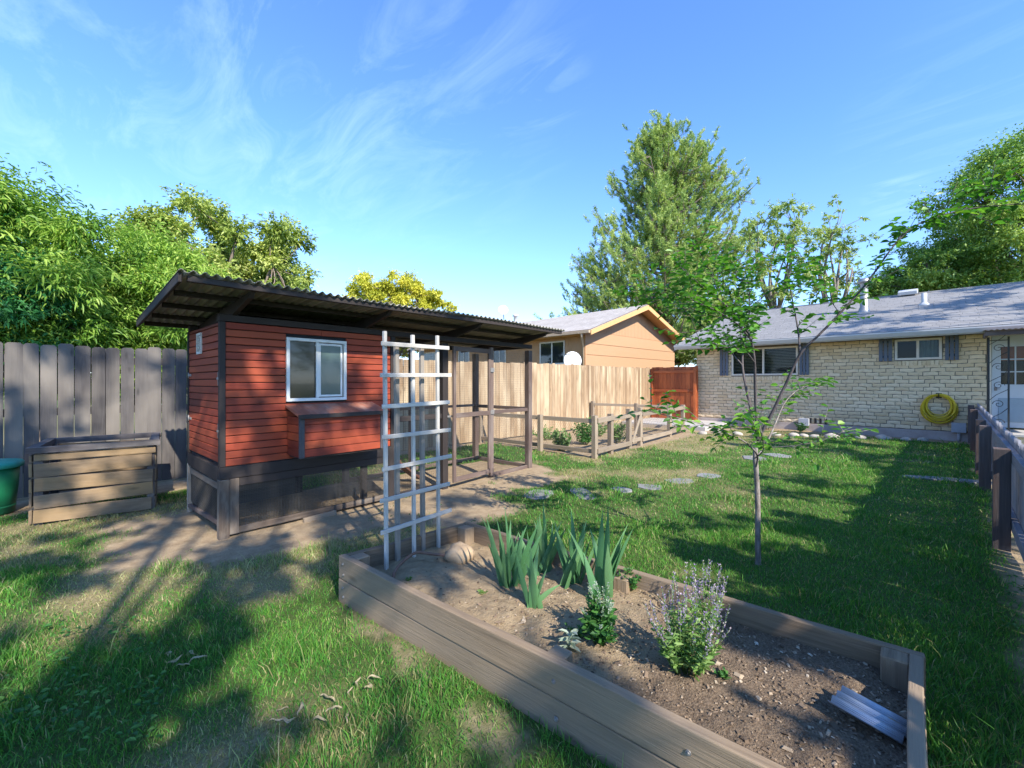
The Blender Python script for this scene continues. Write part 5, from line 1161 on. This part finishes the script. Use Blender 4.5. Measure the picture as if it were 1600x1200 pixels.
        if blinds:
            bl = MB(); z = z0+k+.02
            while z < z1-k: bl.beam((HX+.12, a+k, z), (HX+.12, b-k, z), .045, .003, (.35, 0, .9)); z += .045
            bl.build('blind', M['blind'], w_)
        if curtain:
            cu = MB(); y = a+k; n = 30
            pts = [(HX+.14+.018*math.sin(i*1.3), a+k+(m-a-k)*i/n) for i in range(n+1)]
            for (xa, ya), (xb, yb) in zip(pts, pts[1:]): cu.face([(xa, ya, z0), (xa, ya, z1), (xb, yb, z1), (xb, yb, z0)])
            cu.build('curtain', M['curtain'], w_)
    window(holes[0], True, False); window(holes[1], False, True)
    for px0, px1, p0, p1 in ((1125, 1139, 536, 587), (1249, 1265, 534, 586), (1373, 1395, 525, 565), (1476, 1499, 523, 563)):
        ya, za = yz(px0, p1); yb, zb = yz(px1, p0); mb = MB(); wd = (ya-yb); n = 3
        for k in range(n): mb.box(HX-.05, HX-.030, ya-wd*(k+1)/n+.008, ya-wd*k/n-.008, za, zb)
        for z in (za+.12, zb-.14): mb.box(HX-.029, HX-.012, yb+.01, ya-.01, z-.03, z+.03)
        mb.build('shutter', M['shutter'], t, .003)
    # back door under the porch
    d = MB(); x0, x1 = HX+.03, HX+.075
    gl0, gl1, gz0, gz1 = dy0+.14, dy1-.14, 1.30, 2.12
    d.box(x0, x1, dy0, dy1, dz0, gz0); d.box(x0, x1, dy0, dy1, gz1, dz1); d.box(x0, x1, dy0, gl0, gz0, gz1); d.box(x0, x1, gl1, dy1, gz0, gz1)
    for k in (1, 2): y = gl0+(gl1-gl0)*k/3; d.box(x0+.006, x1-.006, y-.012, y+.012, gz0, gz1)
    for k in (1, 2): z = gz0+(gz1-gz0)*k/3; d.box(x0+.004, x1-.004, gl0, gl1, z-.012, z+.012)
    dr = d.build('door', M['door'], t, .004)
    g = MB(); g.box(x0+.02, x0+.024, gl0, gl1, gz0, gz1); g.build('pane', M['clear'], dr)
    c = MB(); c.box(HX+.2, HX+.21, gl0-.1, gl1+.1, gz1-.30, gz1+.1); c.build('curtain', M['orange'], dr)
    c = MB(); c.box(x0-.012, x0-.001, dy0+.06, dy1-.10, dz0+.12, 1.0); c.build('kick_panel', M['doordark'], dr, .004)
    c = MB(); c.box(x0-.012, x0-.001, dy1-.085, dy1-.04, 1.16, 1.24); c.tube([(x0-.012, dy1-.062, 1.2), (x0-.05, dy1-.062, 1.2), (x0-.052, dy1-.13, 1.2)], .008, 6); c.build('handle', M['bolt'], dr)
    fr = MB()
    for a, b, z0, z1 in ((dy0-.055, dy0-.004, .34, dz1+.045), (dy1+.004, dy1+.055, .34, dz1+.045), (dy0-.004, dy1+.004, dz1+.004, dz1+.045)): fr.box(HX-.01, HX+.1, a, b, z0, z1)
    fr.build('door_frame', M['cream'], t, .003)
    # step below the door
    st = MB(); st.box(12.9, HX-.04, -2.6, -.45, -.05, .27); s = st.build('stoop', M['brick'], t, .006); st = MB(); st.box(12.86, HX-.041, -2.62, -.42, .274, .33); st.build('stoop_top', M['concrete'], t, .006)
    # service boxes and vents on the wall
    y, z = yz(1257, 659); mb = MB(); mb.box(HX-.12, HX-.012, y-.12, y+.12, z-.11, z+.1); mb.tube([(HX-.06, y, z-.1), (HX-.06, y, .02)], .02, 8); mb.build('utility_box', M['greybox'], t, .006)
    y, z = yz(1498, 668); mb = MB(); mb.box(HX-.14, HX-.012, y-.12, y+.12, z-.11, z+.11); mb.tube([(HX-.07, y, z-.1), (HX-.07, y, .02)], .03, 8); mb.build('utility_box', M['greybox'], t, .006)
    y, z = yz(1274, 659); mb = MB()
    for k in range(5): mb.box(HX-.016, HX-.009, y-.26+k*.115, y-.205+k*.115, z-.10, z+.10)
    mb.build('foundation_vent', M['dark'], t)
    # porch: lean-to roof on wrought iron columns
    pr = MB(); n = 90; px0, px1 = 12.75, 13.62; yA, yB = -.42, -3.6
    xs = [(yA+(yB-yA)*i/(n*2), .010*math.sin(i*math.pi/2.2)) for i in range(n*2+1)]
    for (ya, za), (yb, zb) in zip(xs, xs[1:]): pr.face([(px0-.06, ya, 2.38+za), (px0-.06, yb, 2.38+zb), (px1, yb, 2.43+zb), (px1, ya, 2.43+za)], .5, True)
    o = pr.build('porch_roof', M['porch'], t); m = o.modifiers.new('thick', 'SOLIDIFY'); m.thickness = .003
    b = MB(); b.box(px0, px0+.04, yB, yA-.02, 2.27, 2.365); b.box(px0+.04, px1, yA-.06, yA-.02, 2.27, 2.365); b.build('porch_beam', M['runpost'], t, .004)
    cl = MB(); X = 13.2; a, c = -.50, -.77
    for y in (a, c): cl.box(X-.014, X+.014, y-.014, y+.014, .33, 2.27)
    def spiral(cx, cz, r, turns, ph, s):
        return [(X, cx+s*r*(1-k/30)*math.cos(ph+k/30*turns*2*math.pi), cz+r*(1-k/30)*math.sin(ph+k/30*turns*2*math.pi)) for k in range(26)]
    m = (a+c)/2
    for k in range(5):
        z = .52+k*.38; s = 1 if k % 2 else -1
        cl.tube(spiral(m, z, .085, 1.6, 0, s), .006, 5); cl.tube([(X, a-.01, z+.08), (X, m+.03*s, z+.19), (X, c+.01, z+.30)], .006, 5)
    for z in (.36, 2.2): cl.box(X-.008, X+.008, c, a, z-.008, z+.008)
    cl.build('porch_column', M['iron'], t)
M['clear'] = None
def clear_glass():
    m, t = mat('window glass'); gl = t.n('ShaderNodeBsdfGlossy', Color=(.9, .95, 1.0), Roughness=.02); tr = t.n('ShaderNodeBsdfTransparent', Color=(.8, .84, .84))
    lw = t.n('ShaderNodeLayerWeight', Blend=.5).outputs['Facing']; f = t.math('ADD', t.math('MULTIPLY', t.math('POWER', lw, 4.0), .6), .010, True)
    mx = t.n('ShaderNodeMixShader', i0=f); t.t.links.new(tr.outputs[0], mx.inputs[1]); t.t.links.new(gl.outputs[0], mx.inputs[2])
    t.t.links.new(mx.outputs[0], t.n('ShaderNodeOutputMaterial').inputs[0]); return m
M['clear'] = clear_glass(); M['tanside2'] = paint('grey soffit', (.40, .39, .37), .7); M['porch'] = paint('brown porch sheet', (.36, .27, .22), .5, .2, (.5, .45, .4), .5)
brick_house()
def hose():
    random.seed(111); y, z = yz(1467, 638); rr = .33; mb = MB(); pts = []
    t = thing('garden_hose', 'yellow garden hose coiled on the brick wall', 'hose', (HX-.1, y, z-.4))
    for k in range(13):
        for i in range(28):
            a = 2*math.pi*(i/28)+math.pi/2; r = rr*(1+.03*math.sin(k*2.1)); rj = (.74, 1, .9, 1, .82, .97, 1, .78, .94, 1, .86, 1, .92)[k]*r
            pts.append(Vector((HX-.05-.008*k-.006*math.sin(a*2+k), y+rj*math.cos(a)*(.86+.10*math.sin(k*1.7)), z+(rr-rj)*.9+rj*math.sin(a)*(1.0+.06*math.sin(k*2.9))-.02*math.sin(k))))
    sm = []
    for i in range(len(pts)): q = pts[max(0, i-2):i+3]; sm.append(sum(q, Vector())/len(q))
    mb.tube(sm, .0135, 6); mb.build('hose_coil', M['hose'], t)
    h = MB(); h.box(HX-.012, HX-.006, y-.05, y+.05, z+.24, z+.36); h.tube([(HX-.01, y, z+.29), (HX-.15, y, z+.29), (HX-.17, y, z+.34)], .01, 6); h.build('hook', M['iron'], t)
hose()

# ------------------------------------------------------------------ neighbouring house beyond the back fence
def tan_house():
    random.seed(121); Yg = 9.6; xl, xr = 13.15, 20.5; t = thing('tan_house', 'tan-sided house with pale shingle roof beyond the fence', 'house', (17, 14, 0)); Yb = 21.0
    xm = (xl+xr)/2; zw = 3.30; zp = zw+.34*(xm-xl)
    w_ = MB(); zs = [0, .9, 1.5, 1.95, 2.38, 2.81, 3.26]
    for a, b in zip(zs, zs[1:]): w_.box(xl, xr, Yg, Yg+.1, a+.014, b-.014, 0)
    w_.box(xl+.01, xr-.01, Yg+.02, Yg+.1, 0, zw)
    w_.build('gable_wall', M['tan'], t)
    g = MB(); n = 62
    for k in range(n):
        a = xl+(xr-xl)*k/n+.004; b = xl+(xr-xl)*(k+1)/n-.004; za = zw+.34*(xm-xl-abs(a-xm)); zb = zw+.34*(xm-xl-abs(b-xm)); g.prism([(a, Yg+.01, zw-.03), (b, Yg+.01, zw-.03), (b, Yg+.01, zb), (a, Yg+.01, za)], (0, .06, 0), .5)
    g.prism([(xl, Yg+.03, zw-.03), (xr, Yg+.03, zw-.03), (xm, Yg+.03, zp)], (0, .07, 0)); g.build('gable', M['tan'], t)
    s = MB(); k = 0; y = Yg
    while y < Yb: s.box(xl-.005, xl+.1, y+.003, min(y+.2, Yb)-.003, 0, zw, 0, .5); y += .2
    s.box(xl+.01, xl+.12, Yg+.1, Yb, 0, zw); s.box(xr-.1, xr, Yg+.1, Yb, 0, zw); s.box(xl+.12, xr-.1, Yb-.1, Yb, 0, zw); s.build('side_wall', M['tanside'], t)
    rf = MB(); ov = .45; ex, ez, rz = xl-ov, zw-.34*ov+.10, zp+.10; y0, y1 = Yg-.55, Yb+.5
    rf.prism([(ex, y0, ez-.02), (xm, y0, rz-.02), (2*xm-ex, y0, ez-.02), (2*xm-ex, y0, ez-.06), (xm, y0, rz-.06), (ex, y0, ez-.06)], (0, y1-y0, 0)); shingles(rf, ex, ez, xm, rz, y0, y1, .24); shingles(rf, 2*xm-ex, ez, xm, rz, y0, y1, .24)
    roof = rf.build('roof', M['shake'], t)
    fa = MB()
    for sgn in (-1, 1): fa.prism([(xm, y0-.001, rz-.03), (xm+sgn*(xm-ex), y0-.001, ez-.03), (xm+sgn*(xm-ex), y0-.001, ez-.20), (xm, y0-.001, rz-.22)], (0, -.035, 0), .3)
    fa.build('rake_board', M['tantrim'], roof)
    so = MB(); so.prism([(ex+.02, y0+.0, ez-.09), (xm, y0, rz-.10), (xm, y0, rz-.12), (ex+.02, y0, ez-.11)], (0, .54, 0)); so.prism([(2*xm-ex-.02, y0, ez-.09), (xm, y0, rz-.10), (xm, y0, rz-.12), (2*xm-ex-.02, y0, ez-.11)], (0, .54, 0)); so.box(ex+.02, xl, Yg, Yb, ez-.14, ez-.11); so.build('soffit', M['tantrim'], roof)
    gu = MB(); gu.box(ex-.10, ex-.002, y0, y1, ez-.14, ez-.03); gu.build('gutter', M['tangutter'], roof, .01)
    dp = MB(); dp.tube([(ex-.05, Yg-.2, ez-.1), (ex-.05, Yg-.2, ez-.25), (xl-.06, Yg+.06, ez-.55), (xl-.06, Yg+.06, .1)], .04, 8); dp.build('downspout', M['tangutter'], t)
    def win(y0_, y1_, z0, z1):
        f = MB(); x = xl-.03; k = .06
        f.box(x, xl+.0, y0_, y1_, z1-k, z1); f.box(x, xl, y0_, y1_, z0, z0+k); f.box(x, xl, y0_, y0_+k, z0+k, z1-k); f.box(x, xl, y1_-k, y1_, z0+k, z1-k); m = (y0_+y1_)/2; f.box(x, xl, m-.03, m+.03, z0+k, z1-k)
        o = f.build('window', M['cream'], t, .004); p = MB(); p.box(xl-.012, xl-.007, y0_+k, y1_-k, z0+k, z1-k); p.build('pane', M['glass'], o)
    for px0, px1 in ((882, 843), (790, 770), (733, 716), (700, 660)):
        a = onX(px0, 527, xl-.03); b = onX(px1, 527, xl-.03); zt = 1.35+.065*12; win(a.y, b.y, 2.05, 2.98)
    # roof furniture
    p = Vector((14.4, 14.6, zw+.34*1.25)); mb = MB(); mb.lathe(p+Vector((0, 0, -.05)), [(.16, .0), (.10, .15), (.085, .16), (.085, .80), (.14, .81), (.14, .90), (.0005, .93)], 16); mb.build('vent_pipe', M['gutter'], roof)
    def sat(c, r, aim, label, mast):
        tt = thing('satellite_dish', label, 'satellite dish', mast); aim = Vector(aim).normalized(); x = aim.orthogonal().normalized(); y = aim.cross(x); mb = MB()
        rings = [[Vector(c)+(x*math.cos(2*math.pi*k/28)+y*math.sin(2*math.pi*k/28)*.9)*r*q-aim*r*.28*(1-q*q)-aim*th for k in range(28)] for q, th in ((.02, 0), (.3, 0), (.6, 0), (.85, 0), (1, 0), (1, .012), (.85, .012), (.5, .012), (.02, .012))]
        mb.tube_rings(rings); mb.build('reflector', M['dish'], tt); a = MB(); a.tube([Vector(c)-y*r*.9, Vector(c)+aim*r*.6-y*r*.55, Vector(c)+aim*r*.95-y*r*.15], .014, 6); a.build('feed_arm', M['greybox'], tt)
        m_ = MB(); m_.tube([Vector(mast), Vector((c[0], c[1], c[2]-.1))-aim*r*.3, Vector(c)-aim*r*.25], .025, 8); m_.build('mast', M['greybox'], tt)
    c = onX(895, 563, 12.3); sat(c, .36, (-.5, -.9, .35), 'white satellite dish showing above the pale fence', (c.x+.2, c.y+.3, 0))
    c = onX(786, 484, 14.2); sat(c, .26, (-.75, -.55, .3), 'small satellite dish mounted on the pale shingle roof', (c.x+.15, c.y+.1, c.z-.45))
M['tangutter'] = paint('tan gutter', (.46, .33, .21), .45)
tan_house()

# ------------------------------------------------------------------ litter on the grass, weeds
def litter():
    global RNG
    random.seed(131); src = None
    spots = [(440, 1110), (452, 1122), (470, 1108), (432, 1126), (560, 1066), (572, 1074), (585, 1060), (548, 1080), (520, 1110), (540, 1122), (510, 1092), (498, 1125), (275, 1030), (300, 1022), (285, 1040), (310, 1030), (262, 1024)]
    for i, (px, py) in enumerate(spots):
        if src is None:
            mb = MB(); n = 8; p0 = Vector((0, 0, 0)); L_ = []
            for k in range(n): f = k/(n-1); L_.append((Vector((.085*(f-.5), .012*math.sin(f*5), .009*math.sin(f*math.pi)+.004+.004*math.sin(f*9))), .009*math.sin(math.pi*(f*.92+.06))))
            for (a, wa), (b, wb) in zip(L_, L_[1:]):
                for s_ in (-1, 1): mb.face([a, b, b+Vector((0, s_*wb, .006)), a+Vector((0, s_*wa, .006))], .6, True)
            src = mb.build('dry_leaf', M['dry'], origin=(0, 0, 0)); o = src
        else: o = src.copy(); COL.objects.link(o)
        p = G(px, py, .04); o.location = (p.x, p.y, .035); o.rotation_euler = (random.gauss(0, .5), random.gauss(0, .25), random.uniform(0, 6.28)); o.scale = (random.uniform(.55, .95),)*3
        tag(o, 'curled pale dry leaf lying on the lawn near the raised bed', 'dry leaf', 'dry leaves on the lawn')
    # broad-leaved weeds in the near lawn
    pos = []; ax = []
    for k in range(100):
        p = G(random.uniform(-60, 260), random.uniform(985, 1190)) if k < 60 else G(random.uniform(560, 900), random.uniform(780, 830)) if k < 80 else G(random.uniform(1560, 1640), random.uniform(860, 1000))
        if .62 < p.x < 4.8 and 4.3 < p.y < 5.6: continue
        for j in range(random.randint(4, 7)):
            a = random.uniform(0, 6.28); pos.append((p.x+random.gauss(0, .03), p.y+random.gauss(0, .03), .03+random.random()*.035)); ax.append((math.cos(a), math.sin(a), .35))
    RNG = np.random.default_rng(5); n = len(pos)
    o = add_leaves('weeds', np.array(pos), np.array(ax), RNG.uniform(.018, .04, n), RNG.uniform(.010, .02, n), M['herb'], None, .2, nrm=np.tile(np.array([[0, 0, 1.5]]), (n, 1))); tag(o, 'low broad-leaved weeds growing through the lawn', 'weeds', kind='stuff')
litter()
make_trees(); pine()
